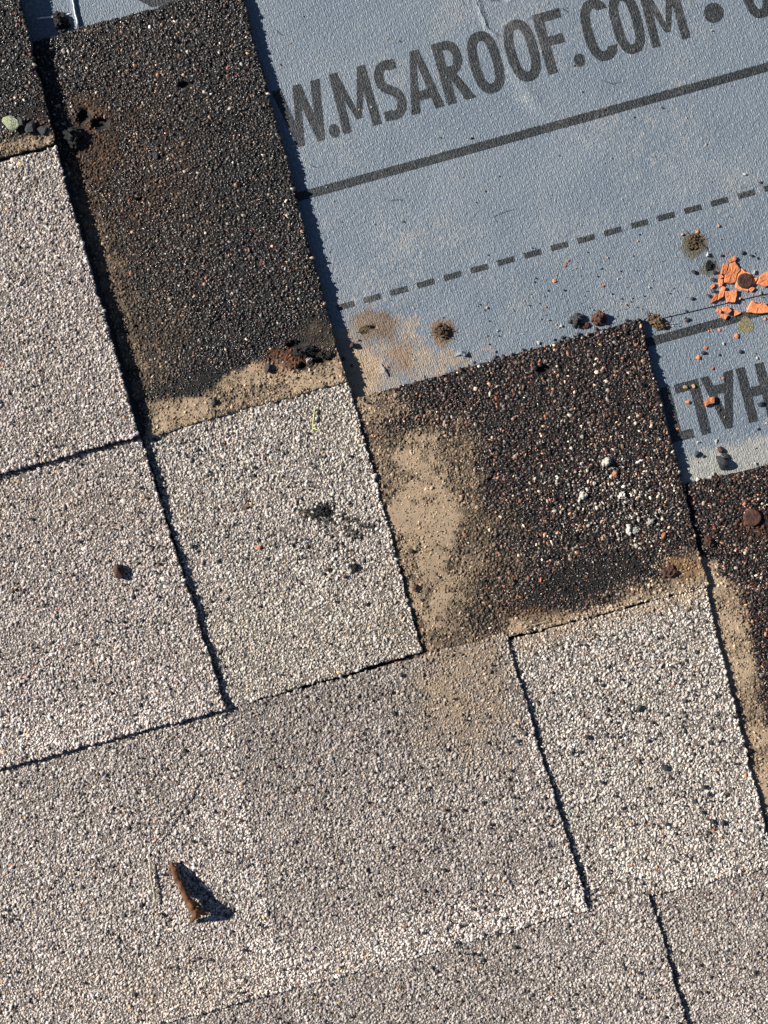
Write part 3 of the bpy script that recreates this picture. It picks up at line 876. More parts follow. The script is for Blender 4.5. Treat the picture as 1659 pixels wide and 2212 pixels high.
def clump_bm(seed, n=26, sx=1, sy=.8, sz=.7, grain=.3, fibres=0):
    """crumbly lump: many stones grown together into one mass"""
    r = random.Random(seed)
    bm = bmesh.new()
    for i in range(n):
        rad = r.random() ** .6
        a = r.uniform(0, 6.283)
        p = Vector((math.cos(a) * rad * sx * .8, math.sin(a) * rad * sy * .8, (1 - rad * rad) * sz * r.uniform(.1, .9)))
        g = grain * r.uniform(.6, 1.5)
        ret = bmesh.ops.create_icosphere(bm, subdivisions=1, radius=g)
        rot = Euler((r.random() * 6, r.random() * 6, r.random() * 6)).to_matrix()
        for v in ret['verts']:
            k = r.uniform(.7, 1.25)
            v.co = rot @ Vector((v.co.x * k, v.co.y * k * .8, v.co.z * k * .7)) + p
    core = bmesh.ops.create_icosphere(bm, subdivisions=2, radius=1)
    for v in core['verts']:
        k = r.uniform(.62, .85)
        v.co = Vector((v.co.x * sx * k, v.co.y * sy * k, max(0, v.co.z) * sz * k * .8))
    for i in range(fibres):
        a = r.uniform(0, 6.283); p0 = Vector((math.cos(a) * sx * r.random(), math.sin(a) * sy * r.random(), sz * r.uniform(.2, .7)))
        b = a + r.uniform(-1.2, 1.2); L = r.uniform(.4, 1.0)
        p1 = p0 + Vector((math.cos(b) * L, math.sin(b) * L, r.uniform(-.2, .35)))
        tube(bm, [p0, (p0 + p1) / 2 + Vector((0, 0, .1)), p1], [.035, .03, .015], 4)
    return bm


def tube(bm, pts, rad, seg=6, jit=0, rr=None):
    rings = []
    for i, p in enumerate(pts):
        p = Vector(p)
        t = (Vector(pts[min(i + 1, len(pts) - 1)]) - Vector(pts[max(i - 1, 0)])).normalized()
        a = t.orthogonal().normalized() if i == 0 else (a - t * a.dot(t)).normalized()
        b = t.cross(a)
        ring_ = []
        for k in range(seg):
            q = 6.2832 * k / seg
            r_ = rad[i] * (1 + (rr.uniform(-jit, jit) if rr else 0))
            ring_.append(bm.verts.new(p + a * math.cos(q) * r_ + b * math.sin(q) * r_))
        rings.append(ring_)
    for i in range(len(rings) - 1):
        for k in range(seg):
            bm.faces.new((rings[i][k], rings[i][(k + 1) % seg], rings[i + 1][(k + 1) % seg], rings[i + 1][k]))
    bm.faces.new(rings[0][::-1]); bm.faces.new(rings[-1])


def put(o, X, Y, r_px, rz=None, sink=.15, label=None, cat=None, group=None, zs=1.0, dz=0.0):
    z = top_z(X, Y) + dz
    s = r_px * PX
    o.location = Vector(W(np.array(float(X)), np.array(float(Y)), z - sink * r_px * PX * 1e3 * .3))
    o.scale = (s, s, s * zs)
    o.rotation_euler = (0, 0, R.uniform(0, 6.28) if rz is None else rz)
    COL.objects.link(o)
    return tag(o, label, cat, group)


PROTO = {}
def stone_copy(mat, X, Y, r, label, cat, group=None, name='loose_stone', rz=None, kinds=5, zs=1.0, sx=1, sy=.8, sz=.62):
    key = (mat.name, R.randrange(kinds), name)
    if key not in PROTO:
        PROTO[key] = mesh_obj(name, hull_stone(hash(key[0]) % 1000 * 0 + len(PROTO) * 13 + 5, sx=sx, sy=sy, sz=sz), mat)
        o = PROTO[key]
    else:
        o = PROTO[key].copy()
    return put(o, X, Y, r, rz, label=label, cat=cat, group=group, zs=zs)


MARKS = [('the rusty stone', 258, 1234), ('the tar smear', 690, 1106), ('the twig', 400, 1920), ('the pale green stem', 677, 905), ('the long slanted straw', 375, 1755),
         ('the brown fibrous tuft', 954, 716), ('the olive mound', 1497, 520), ('the broken orange cap', 1590, 610), ('the bullet dot', 1542, 27), ('the letter W', 650, 260),
         ('the first letter M', 770, 220), ('the letter S', 860, 190), ('the letter F', 1195, 110), ('the letter C', 1310, 70), ('the letter R', 990, 150), ('the rusty round clump', 1293, 688),
         ('the rust scab', 1447, 1236), ('the largest white lump', 1309, 1000), ('the upside-down A', 1560, 870), ('the upside-down L', 1490, 850), ('the big black stone', 1556, 1000),
         ('the sunken nail head', 1624, 1118), ('the hollow black stone', 577, 796), ('the long cut end', 1270, 1970), ('the topmost cut end', 1090, 1385),
         ('the last cut', 1405, 1937), ('the middle shingle corner', 910, 1408), ('the left shingle corner', 485, 1532), ('the upper shingle corner', 310, 944),
         ('the dashed line start', 790, 650), ('the torn panel hole', 1175, 797), ('the deep orange chip', 1328, 1025), ('the bright orange chip', 1433, 1157), ('the fan shaped cap piece', 1630, 680)]


_USED = set()
def where(X, Y, pre=''):
    order = sorted(MARKS, key=lambda m: math.hypot(m[1] - X, m[2] - Y))
    for b in order[:9]:
        t = _where(X, Y, b)
        if (pre, t) not in _USED:
            _USED.add((pre, t)); return t
    return _where(X, Y, order[0])


def _where(X, Y, best):
    dx, dy = X - best[1], Y - best[2]; d = math.hypot(dx, dy)
    a = (math.degrees(math.atan2(-dy, dx)) + 360) % 360
    w = ['right of', 'upper right of', 'above', 'upper left of', 'left of', 'lower left of', 'below', 'lower right of'][int((a + 22.5) // 45) % 8]
    q = 'close' if d < 28 else ('just' if d < 60 else ('a little' if d < 110 else ('some way' if d < 180 else 'far')))
    return q + ' ' + w + ' ' + best[0]


def sized(r): return 'minute' if r < 2.2 else ('tiny' if r < 3.2 else ('small' if r < 4.6 else ('middling' if r < 6.2 else 'large')))


# --- orange cap fragments
def plate(name, pts, th, label, group='orange cap fragments', dz=0.0, tiltv=(0, 0), cat='plastic fragment'):
    """broken flat chip of the orange cap: traced outline, real thickness, worn rim and dished top"""
    pts = [(x, y) for x, y in pts]
    cx = sum(p[0] for p in pts) / len(pts); cy = sum(p[1] for p in pts) / len(pts)
    z = top_z(cx, cy) + dz
    org = Vector(W(np.array(cx), np.array(cy), z))
    bm = bmesh.new()
    # subdivide the outline with a jagged break
    out = []
    for i in range(len(pts)):
        a, b = Vector(pts[i]), Vector(pts[(i + 1) % len(pts)])
        n = max(1, int((b - a).length / 5))
        nrm = Vector((-(b - a).y, (b - a).x)).normalized()
        for k in range(n):
            q = a.lerp(b, k / n)
            if k: q = q + nrm * R.uniform(-.7, .7)
            out.append(q)
    def loc(q, h): return Vector(((q.x - cx) * PX, -(q.y - cy) * PX, h + (q.x - cx) * PX * tiltv[0] - (q.y - cy) * PX * tiltv[1]))
    c2 = Vector((cx, cy))
    low = [bm.verts.new(loc(c2 + (q - c2) * .97, 0)) for q in out]
    mid = [bm.verts.new(loc(q, th * 1e-3 * .72)) for q in out]
    top = [bm.verts.new(loc(c2 + (q - c2) * .93, th * 1e-3 * R.uniform(.92, 1.06))) for q in out]
    inn = [bm.verts.new(loc(c2 + (q - c2) * .45, th * 1e-3 * R.uniform(.86, 1.1))) for q in out]
    cen = bm.verts.new(loc(c2, th * 1e-3))
    n = len(out)
    for i in range(n):
        j = (i + 1) % n
        for a, b in ((low, mid), (mid, top), (top, inn)): bm.faces.new((a[i], b[i], b[j], a[j]))
        bm.faces.new((inn[i], cen, inn[j]))
    bm.faces.new(low)
    bmesh.ops.recalc_face_normals(bm, faces=bm.faces)
    o = mesh_obj(name, bm, M_ORANGE)
    o.location = org; COL.objects.link(o)
    return tag(o, label, cat, group)


def c3(p): return ((1680 + p[0] / 6.9125) * NAT, (560 + p[1] / 6.9125) * NAT)
def c4(p): return ((1600 + p[0] / 4.81) * NAT, (800 + p[1] / 4.81) * NAT)
def c8(p): return ((1400 + p[0] / 4.879) * NAT, (1060 + p[1] / 4.879) * NAT)


FR = [
    ([(955, 620), (1070, 560), (1110, 600), (1085, 640), (1000, 668)], 1.3, 'orange chip at the very top of the broken cap heap'),
    ([(880, 690), (962, 690), (940, 790), (905, 882), (835, 875)], 1.5, 'upright narrow orange chip left of the largest cap piece'),
    ([(985, 700), (1080, 655), (1175, 800), (1115, 870), (1090, 1015), (1000, 1038), (885, 1018), (905, 890), (960, 800)], 1.5, 'largest orange cap piece just left of the rusty nail head'),
    ([(768, 890), (835, 868), (885, 925), (830, 950)], 1.2, 'pointed orange chip at the left corner of the cap heap'),
    ([(795, 958), (868, 962), (872, 1030), (845, 1085), (818, 1090), (800, 1030)], 1.3, 'small orange chip below the pointed one in the cap heap'),
    ([(862, 1080), (925, 1098), (885, 1200), (870, 1265), (780, 1322), (815, 1190)], 1.5, 'long slanted orange chip below the heap, touching the cracked piece'),
    ([(890, 1160), (1000, 1168), (1112, 1145), (1115, 1240), (1075, 1365), (945, 1360), (900, 1240)], 1.4, 'cracked round-edged orange piece just above the sheet lap'),
    ([(742, 1210), (780, 1240), (765, 1310), (715, 1352), (665, 1370), (690, 1300)], 1.2, 'lone slanted orange chip at the lower left of the heap'),
    ([(1335, 1080), (1425, 1112), (1362, 1180), (1315, 1150)], 1.2, 'square orange chip at lower right of the rusty nail head'),
    ([(1680, 815), (1590, 850), (1505, 905), (1485, 970), (1450, 1045), (1600, 1098), (1700, 1060), (1790, 1000), (1770, 860)], 1.4, 'large orange cap piece at the right picture edge above the lap'),
    ([(778, 1460), (850, 1490), (832, 1560), (750, 1522)], 1.2, 'leftmost orange chip of the four just below the lap'),
    ([(870, 1440), (935, 1430), (1018, 1505), (960, 1562), (905, 1530), (856, 1508)], 1.9, 'uppermost square orange chip of the four just below the lap'),
    ([(840, 1552), (890, 1562), (962, 1590), (918, 1658), (835, 1600)], 1.2, 'lowest orange chip of the four just below the lap'),
    ([(1045, 1488), (1110, 1500), (1188, 1542), (1080, 1592)], 1.0, 'triangular orange chip right of the group below the lap'),
    ([(1370, 1330), (1420, 1375), (1490, 1392), (1590, 1368), (1640, 1430), (1700, 1545), (1480, 1556), (1265, 1532)], 1.7, 'large fan shaped orange cap piece below the lap with ribbed side'),
    ([(658, 1068), (720, 1033), (728, 1080), (680, 1122)], 1.2, 'small orange chip left of the heap beside the dark grit'),
]
for i, (p, th, lb) in enumerate(FR):
    plate('cap_fragment', [c3(q) for q in p], th, lb, dz=.25 if i == 11 else 0.0, tiltv=(R.uniform(-.05, .05), R.uniform(-.05, .05)))
for i in range(16):
    a, q = R.uniform(0, 6.28), R.uniform(30, 75)
    x, y = 1590 + q * math.cos(a) * .9, 612 + q * math.sin(a)
    if x > 1650: continue
    r = R.uniform(1.3, 2.8)
    stone_copy(M_ORANGE, x, y, r, sized(r) + ' orange crumb, ' + where(x, y, 'oc' + sized(r)), 'crumb', 'orange crumbs round the broken cap', 'orange_crumb', zs=.8)
# the nail with the ring of its orange cap
nx, ny = c3((1250, 990))
nail = bpy.data.objects.new('cap_nail', None); nail.location = Vector(W(np.array(nx), np.array(ny), top_z(nx, ny))); COL.objects.link(nail)
tag(nail, 'rusty round nail head in the middle of the broken orange cap', 'nail')
rp = plate('cap_ring', [c3(q) for q in [(1165, 790), (1200, 770), (1262, 828), (1330, 850), (1372, 890), (1400, 1000), (1460, 930), (1480, 945), (1400, 1050), (1330, 1110), (1305, 1165), (1200, 1152), (1090, 1110), (1100, 990), (1120, 880)]], 1.0, None, None, cat=None)
rp.location = rp.location - nail.location; rp.parent = nail
def nail_head(r_px, seed):
    r = random.Random(seed)
    bm = bmesh.new(); prev = None
    prof = [(0, 1.0), (.5, 1.02), (.78, .97), (.86, .82), (.80, .5), (.84, .2)]
    for h, rad in prof:
        ring_ = [bm.verts.new((math.cos(k * 6.2832 / 28) * rad * (1 + r.uniform(-.035, .035)), math.sin(k * 6.2832 / 28) * rad * (1 + r.uniform(-.035, .035)), (h + r.uniform(-.03, .03)) * .42)) for k in range(28)]
        if prev:
            for k in range(28): bm.faces.new((prev[k], prev[(k + 1) % 28], ring_[(k + 1) % 28], ring_[k]))
        prev = ring_
    bm.faces.new(prev)
    for v in bm.verts: v.co *= r_px * PX
    return mesh_obj('nail_head', bm, M_RUSTNAIL)
hd = nail_head(16.5, 3); COL.objects.link(hd); hd.parent = nail; hd.location = (0, 0, .0006)
nl2 = nail_head(18.5, 9); COL.objects.link(nl2)
nl2.location = Vector(W(np.array(1623.7), np.array(1118.), top_z(1623.7, 1118) - .2)); tag(nl2, 'large rusted nail head sunk in the dark gravelly shingle at right edge', 'nail')
nl2.name = 'roofing_nail'

# small orange chips away from the heap
for i, (x, y, r, lb) in enumerate([
        (*c3((437, 135)), 5.2, 'tiny orange chip above the dark grit hole'),
        (*c4((785, 335)), 5.6, 'orange chip just above a black pebble below the thick printed line'),
        (*c4((697, 457)), 7.0, 'squarish orange chip just below a black pebble'),
        (*c4((1157, 195)), 7.6, 'orange chip beside the olive mossy patch'),
        (*c4((875, 582)), 5.4, 'orange chip above the upside-down letter A'),
        (*c4((1000, 703)), 4.2, 'tiny orange chip on the right arm of the upside-down A'),
        (*c4((573, 990)), 7.2, 'orange chip inside the upside-down letter L'),
        (*c4((447, 1310)), 4.6, 'orange chip on the upside-down letter T at the shadow edge'),
        (*c4((328, 74)), 4.8, 'orange chip right of the brown fibrous clump'),
        (*c4((955, 122)), 4.2, 'rightmost of three tiny orange chips below the thick line'),
        (*c4((862, 125)), 3.2, 'middle of three tiny orange chips below the thick line'),
        (*c4((824, 132)), 2.8, 'leftmost of three tiny orange chips below the thick line'),
        ((960 + 735 / 1.728) * NAT, (640 + 108 / 1.728) * NAT, 6.0, 'lone orange chip below the dashed line'),
        ((960 + 945 / 1.728) * NAT, (640 + 131 / 1.728) * NAT, 4.4, 'lone flat orange speck left of the heap, mid sheet'),
        ((960 + 795 / 1.728) * NAT, (640 + 20 / 1.728) * NAT, 3.6, 'upper of two tiny orange specks near the dashed line'),
        ((960 + 781 / 1.728) * NAT, (640 + 42 / 1.728) * NAT, 4.4, 'lower of two tiny orange specks near the dashed line'),
        ((960 + 1645 / 1.728) * NAT, (640 + 272 / 1.728) * NAT, 5.0, 'reddish orange chip at the right edge below the big fan piece'),
        (*c8((668, 612)), 8.0, 'deep orange chip among white crumbs on the dark panel'),
        (*c8((1262, 1360)), 8.5, 'bright orange chip near the right edge of the dark panel'),
        ((1118 / 1.728) * NAT, (1280 + 152 / 1.728) * NAT, 6.4, 'orange chip on the middle pale tab'),
        ((1425 / 1.728 + 960) * NAT, (1920 + 267 / 1.728) * NAT, 4.6, 'red orange chip on the bright lower right tab')]):
    stone_copy(M_ORANGE, x, y, r, lb, 'plastic fragment', 'orange cap fragments', 'cap_fragment', zs=.75)
plate('cap_fragment', [c4(q) for q in [(765, 985), (835, 935), (885, 922), (886, 1002), (820, 1012), (778, 1042)]], 1.9, 'biggest orange chip beside the upside-down A, split in two levels')

# --- named single stones and clumps
def single(mat, bm, X, Y, r, label, cat, name, rz=None, zs=1.0, dz=0.0, sink=.15):
    return put(mesh_obj(name, bm, mat), X, Y, r, rz, label=label, cat=cat, zs=zs, dz=dz, sink=sink)


single(M_RUST, hull_stone(3, 15, .72, 1.0, .6), 258, 1234, 20, 'rusty brown stone on the left pale tab', 'stone', 'rusty_stone', rz=.1)
single(M_DARK, hull_stone(4, 12, 1, .9, .5), 577, 796, 14, 'black hollow stone on the tan band of the tall dark panel', 'stone', 'dark_stone')
single(M_DARK, hull_stone(5, 12, 1, .9, .6), 463, 868, 10, 'black stone on the tan band left of the hollow stone', 'stone', 'dark_stone')
single(M_DARK, hull_stone(6, 10, .8, 1, .35), 334, 338, 11, 'flat slate chip on the upper part of the tall dark panel', 'stone', 'dark_stone')
single(M_TAR, clump_bm(7, 30, 1.1, .8, .8, .28), 131, 50, 24, 'black crumbly tar clump above the tall dark panel', 'tar clump', 'tar_clump')
single(M_TAR, clump_bm(8, 34, .8, 1.2, .9, .28, 6), 158, 296, 24, 'dark crumbly clump in the shade of the top left shingles', 'tar clump', 'tar_clump', dz=1.0)
single(M_GLASSY, hull_stone(9, 14, 1.1, .8, .5), 26, 270, 23, 'wet greenish yellow stone at the top left', 'stone', 'green_stone', rz=-.4)
single(M_DARK, hull_stone(10, 14, .8, 1, .6), 42, 264, 15, 'dark round stone leaning on the greenish stone', 'stone', 'dark_stone', dz=1.2)
single(M_DARK, hull_stone(11, 16, .8, 1.1, .6), 67, 278, 16, 'grey domed stone right of the greenish stone', 'stone', 'grey_stone')
single(M_DARK, hull_stone(12, 14, 1, .8, .5), 92, 282, 14, 'grey stone near the corner of the top left shingle', 'stone', 'grey_stone')
single(M_DARK, clump_bm(13, 22, 1, .9, .8, .3), 1245, 692, 19, 'grey brown lump on the top edge of the dirty dark panel', 'stone', 'grey_lump', rz=0)
single(M_RUST, clump_bm(14, 34, 1, 1, 1, .28), 1293, 688, 20, 'rusty round clump on the top edge of the dirty dark panel', 'rust clump', 'rust_clump', rz=0)
single(M_RUST, clump_bm(15, 14, .7, 1, .6, .35), 1266, 703, 10, 'small rusty crumb between the two lumps on the panel edge', 'rust clump', 'rust_clump')
single(M_MUD, clump_bm(16, 50, 1.4, .7, .5, .2, 6), 1418, 697, 25, 'brown fibrous clump at the corner of the dirty dark panel', 'debris clump', 'debris_clump', rz=-.5)
single(M_MUD, clump_bm(17, 70, 1, 1, .65, .16, 12), 954, 716, 21, 'brown fibrous tuft on the underlayment', 'debris clump', 'debris_clump', rz=0)
single(M_MUD, clump_bm(27, 26, 1.3, .8, .22, .16, 5), 788, 712, 13, 'flat brown scab left of a small nail hole in the sheet', 'debris clump', 'debris_clump', rz=.4)
single(M_MUD, clump_bm(18, 70, 1, 1, .35, .15, 10), 1497, 522, 20, 'olive gritty mound above the orange chips', 'debris clump', 'debris_clump', rz=0)
single(M_TAR, clump_bm(19, 24, .9, 1, .5, .25, 10), 1532, 574, 13, 'small black gritty clump below the olive mound', 'tar clump', 'tar_clump', rz=0)
single(M_WHITE, hull_stone(20, 12, .5, 1, .5), 1527, 550, 9, 'white crumb beside the olive mound', 'crumb', 'white_crumb', rz=.1)
single(M_RUST, hull_stone(21, 14, 1, .8, .7), 762, 748, 11, 'rusty pebble at the corner of the tall dark panel', 'stone', 'rusty_stone')
single(M_DARK, hull_stone(22, 14, .85, 1.1, .6), 1556, 1000, 21, 'big black stone at the top of the right gravelly shingle', 'stone', 'dark_stone', rz=.5)
single(M_DARK, hull_stone(32, 14, 1, .5, .4), 1566, 985, 13, 'thin black flake between the rusty pebble and the big stone', 'stone', 'dark_stone', rz=-.5)
single(M_RUST, hull_stone(23, 14, 1, .8, .7), 1556, 972, 10, 'rusty pebble just above the big black stone', 'stone', 'rusty_stone')
single(M_RUST, clump_bm(24, 26, .8, 1, .7, .3), 1530, 1170, 14, 'orange brown rust clump in the shade by the right shingle', 'rust clump', 'rust_clump')
single(M_RUST, clump_bm(25, 34, 1, .8, .4, .24), 1447, 1236, 20, 'flat rust scab at the lower right of the dirty dark panel', 'rust clump', 'rust_clump', rz=.2)
single(M_TAR, clump_bm(26, 40, 1.25, .6, .16, .15), 690, 1106, 25, 'black tar smear pressed in the middle pale tab', 'tar smear', 'tar_smear', rz=-.05)
single(M_TAR, clump_bm(36, 14, .8, 1.0, .5, .35), 764, 1226, 12, 'dark crumb pair on the middle pale tab below the smear', 'tar clump', 'tar_clump')
single(M_WHITE, clump_bm(28, 12, .9, .8, .7, .35), 668, 778, 9, 'white crumb among the rust on the tall dark panel', 'crumb', 'white_crumb')
single(M_TAR, clump_bm(37, 24, 1.5, .6, .7, .25, 12), 655, 760, 22, 'ragged tar crust round the rusty tear of the tall dark panel', 'tar clump', 'tar_clump', rz=.2)
single(M_TAR, clump_bm(38, 18, 1.2, .6, .7, .3, 8), 700, 768, 16, 'ragged tar crust at the right of the rusty tear', 'tar clump', 'tar_clump', rz=.1)
# olive patch: fine grit with no countable pieces
acc = Acc()
n = 900
a = rng.random(n) * 6.283; rr_ = 17 * np.sqrt(rng.random(n)) * (1 + .12 * np.sin(3 * a))
gx, gy = 1610 + rr_ * np.cos(a), 703 + rr_ * np.sin(a)
granules(acc, gx, gy, mem_z(gx, gy, False) + .1, rng.uniform(.14, .3, n), np.array(lin((128, 120, 88))) * np.exp(rng.normal(0, .35, (n, 1))), np.full(n, .9))
o = acc.build('olive_grit', M_GRAN); tag(o, 'round patch of olive grit on the lower sheet', 'grit', kind='stuff')

# --- white lumps and crumbs on the dirty dark panel
for i, (p, r, lb) in enumerate([((560, 470), 17, 'largest white crumbly lump on the dirty dark panel'), ((283, 870), 13, 'white lump at the left of the crumbs, level with the middle lump'),
                                ((755, 880), 12, 'white lump at the centre of the crumbs'), ((838, 1295), 14, 'tall white lump lowest among the crumbs'),
                                ((915, 1300), 11, 'white lump just right of the tall lowest one'), ((1105, 1190), 11, 'white lump at the right of the crumbs')]):
    x, y = c8(p)
    single(M_WHITE, clump_bm(40 + i, 16, *((1, .8) if i != 3 else (.5, 1.2)), .6, .36), x, y, r * .85, lb, 'plaster lump', 'white_lump', rz=.3 if i != 3 else 0.2)
WL = [((265, 155), 7.5), ((420, 725), 7.5), ((268, 482), 6.5), ((225, 1030), 6), ((30, 1035), 6), ((30, 1220), 5.5), ((615, 1350), 6), ((625, 880), 5.5),
      ((770, 975), 5.5), ((330, 565), 5.5), ((185, 585), 5), ((765, 525), 5), ((640, 540), 4.5), ((105, 740), 5.5), ((700, 722), 5.5), ((850, 735), 4), ((1060, 705), 4.5),
      ((430, 968), 5), ((490, 985), 5.5), ((535, 1035), 4), ((440, 1305), 6), ((450, 1250), 4), ((1245, 1300), 5), ((1165, 1085), 5), ((955, 1175), 6), ((875, 1135), 4.5), ((1050, 1080), 4.5),
      ((1200, 1225), 6), ((1140, 1430), 5), ((170, 1130), 4), ((55, 1150), 3.5), ((95, 685), 4), ((910, 815), 4.5), ((720, 1190), 4), ((1225, 720), 3.5), ((90, 575), 3.5), ((400, 440), 4), ((565, 600), 6)]
for p, r in WL:
    x, y = c8(p); r *= .85
    stone_copy(M_WHITE, x, y, r, sized(r) + ' white crumb, ' + where(x, y, 'w' + sized(r)), 'crumb', 'white crumbs on the dirty dark panel', 'white_crumb')
cnt = 0
while cnt < 150:
    x = R.gauss(1335, 85); y = R.gauss(1085, 75)
    if not (inside_quad(S_['G'].Q, np.array(x), np.array(y), 12)) or y > 1225: continue
    r = R.uniform(1.5, 3.3)
    stone_copy(M_WHITE, x, y, r, sized(r) + ' white crumb, ' + where(x, y, 'w' + sized(r)), 'crumb', 'white crumbs on the dirty dark panel', 'white_crumb')
    cnt += 1

# --- dark pebbles strewn over the pale tabs
DP = [(95, 1305, 5), (205, 1392, 5), (290, 1545, 5), (232, 1478, 6), (415, 1180, 8), (470, 1212, 5), (575, 1207, 5), (645, 1400, 5), (708, 1230, 7), (725, 1300, 5), (745, 1245, 7), (790, 1305, 6), (650, 1260, 5),
      (455, 1025, 5), (548, 1009, 6), (300, 1107, 6), (120, 965, 5), (66, 1120, 6), (170, 1170, 6), (398, 1622, 7), (430, 1650, 5), (535, 1600, 5), (352, 1888, 7), (345, 1975, 7), (528, 2052, 6), (430, 2070, 5), (452, 2072, 5),
      (290, 2148, 7), (600, 2200, 5), (1380, 1530, 10), (1267, 1592, 9), (1435, 1657, 11), (1252, 1625, 7), (1400, 1600, 6), (1105, 1665, 6), (1000, 1750, 6), (925, 1700, 5), (965, 1620, 6), (1005, 1555, 6), (850, 1540, 8), (1265, 1830, 6),
      (1300, 1690, 6), (1345, 1745, 6), (1330, 1720, 5), (1520, 1700, 8), (1530, 1715, 7), (1500, 1730, 7), (1518, 1755, 7), (1540, 1775, 8), (1440, 1780, 7), (1560, 1777, 8), (1460, 1860, 6), (1060, 1780, 6), (960, 1880, 6),
      (915, 2015, 6), (1112, 2046, 7), (1020, 2060, 6), (700, 1720, 5), (640, 1700, 5), (600, 1655, 6), (845, 1830, 6), (1560, 1600, 6), (1450, 1440, 6), (1500, 1500, 6), (755, 985, 6), (1118, 1600, 7), (985, 2120, 5), (1630, 2100, 6), (1590, 2150, 6),
      (888, 1190, 7), (895, 1268, 9), (893, 1275, 6), (868, 1460, 7), (1300, 1480, 6), (1470, 1400, 6)]
for x, y, r in DP:
    m = M_DARK if R.random() < .8 else M_RUST
    stone_copy(m, x, y, r * .95, sized(r) + (' dark' if m is M_DARK else ' brown') + ' pebble, ' + where(x, y, m.name + sized(r)), 'pebble', 'dark pebbles strewn over the pale shingles', 'dark_pebble')
for i in range(130):
    while True:
        x, y = R.uniform(0, 1650), R.uniform(900, 2200)
        if any(inside_quad(S_[k].Q, np.array(x), np.array(y), 14) for k in 'DEFHLM') and not inside_quad(S_['G'].Q, np.array(x), np.array(y), -5): break
    if R.random() < .45: x = min(1640, x * .4 + 900)
    m = M_DARK if R.random() < .75 else M_RUST; r = R.uniform(2.6, 5.4)
    stone_copy(m, x, y, r, sized(r) + (' dark' if m is M_DARK else ' brown') + ' pebble, ' + where(x, y, m.name + sized(r)), 'pebble', 'dark pebbles strewn over the pale shingles', 'dark_pebble')

# --- grit on the underlayment
GP = [(*c4((765, 395)), 7, 1), (*c4((1208, 383)), 6, 1), (*c4((1000, 288)), 4.5, 0), (*c4((957, 423)), 4, 1), (*c4((1405, 460)), 4, 0), (*c4((540, 810)), 7, 2), (*c4((640, 798)), 6, 2), (*c4((1445, 1005)), 9, 1),
      (*c4((950, 1075)), 5, 1), (*c4((1012, 1172)), 3.5, 0), (*c4((1520, 1245)), 5, 0), (*c4((1420, 1315)), 4, 1), (*c4((915, 1462)), 6, 0), (*c4((697, 1467)), 4.5, 0), (*c4((680, 1618)), 9, 1), (*c4((762, 1642)), 4.5, 1),
      (*c4((1385, 1730)), 5, 0), (*c4((840, 1890)), 7, 0), (*c4((690, 1920)), 7, 0), (*c4((880, 1850)), 5, 0), (*c4((950, 1865)), 5, 2), (*c4((555, 8)), 5.5, 3),
      (1219, 627, 3.5, 1), (1184, 628, 3, 1), (1402, 621, 4, 0), (1178, 758, 4, 2), (1052, 665, 4, 2), (1052, 726, 4, 2), (1212, 705, 5, 0), (1163, 741, 5.5, 0), (1185, 692, 4, 2), (1070, 760, 4, 2), (1075, 714, 3.5, 0),
      (1256, 198, 3.5, 0), (1240, 142, 3.2, 3), (1370, 108, 4, 3), (1430, 233, 3.6, 3), (1525, 313, 4, 0), (1608, 376, 5, 0), (1642, 394, 4, 3), (1018, 299, 4, 1), (1537, 66, 3.5, 0), (802, 232, 3, 0),
      (*c3((370, 830)), 8, 1), (*c3((170, 185)), 4.5, 2), (*c3((200, 180)), 4, 2), (*c3((805, 35)), 4.5, 2), (*c3((850, 545)), 5, 3), (*c3((1410, 840)), 7, 0), (*c3((1400, 905)), 5, 0), (*c3((265, 1645)), 6, 3), (*c3((630, 1250)), 6, 3),
      (*c3((740, 840)), 7, 1), (*c3((720, 970)), 7, 1), (*c3((730, 1160)), 6, 1), (*c3((1220, 500)), 6, 1), (*c3((1370, 550)), 5, 1), (*c3((1480, 590)), 4, 1), (*c3((350, 1295)), 6, 1), (*c3((1525, 1190)), 4.5, 2), (*c3((1175, 1290)), 4, 2),
      (760, 790, 5, 1), (775, 735, 4, 1), (795, 870, 5, 1), (742, 775, 6, 1)]
mm = {0: (M_WHITE, 'white_crumb', 'white crumb on the sheet, ', 'crumb', 'white crumbs on the underlayment'),
      1: (M_DARK, 'black_pebble', 'black pebble on the sheet, ', 'pebble', 'black pebbles on the underlayment'),
      2: (M_TANST, 'tan_pebble', 'tan pebble on the sheet, ', 'pebble', 'tan pebbles on the underlayment'),
      3: (M_RUST, 'red_pebble', 'reddish pebble on the sheet, ', 'pebble', 'reddish pebbles on the underlayment')}
for x, y, r, k in GP:
    m, nm, lb, cg, gp = mm[k]
    stone_copy(m, x, y, r, sized(r) + ' ' + lb + where(x, y, lb + sized(r)), cg, gp, nm)
for i in range(210):
    while True:
        x, y = R.uniform(540, 1655), R.uniform(5, 1030)
        if R.random() < .4: x, y = R.gauss(1330, 150), R.gauss(640, 75)
        if x > 1655: continue
        if y < 400 and R.random() < .55: continue
        if not any(inside_quad(sl.Q, np.array(x), np.array(y), -6) for sl in S_.values()): break
    k = R.choices((0, 1, 2, 3), (3, 6, 2, .7))[0]
    m, nm, lb, cg, gp = mm[k]
    r = R.uniform(1.3, 3.0)
    stone_copy(m, x, y, r, sized(r) + ' ' + lb + where(x, y, lb + sized(r)), cg, gp, nm)
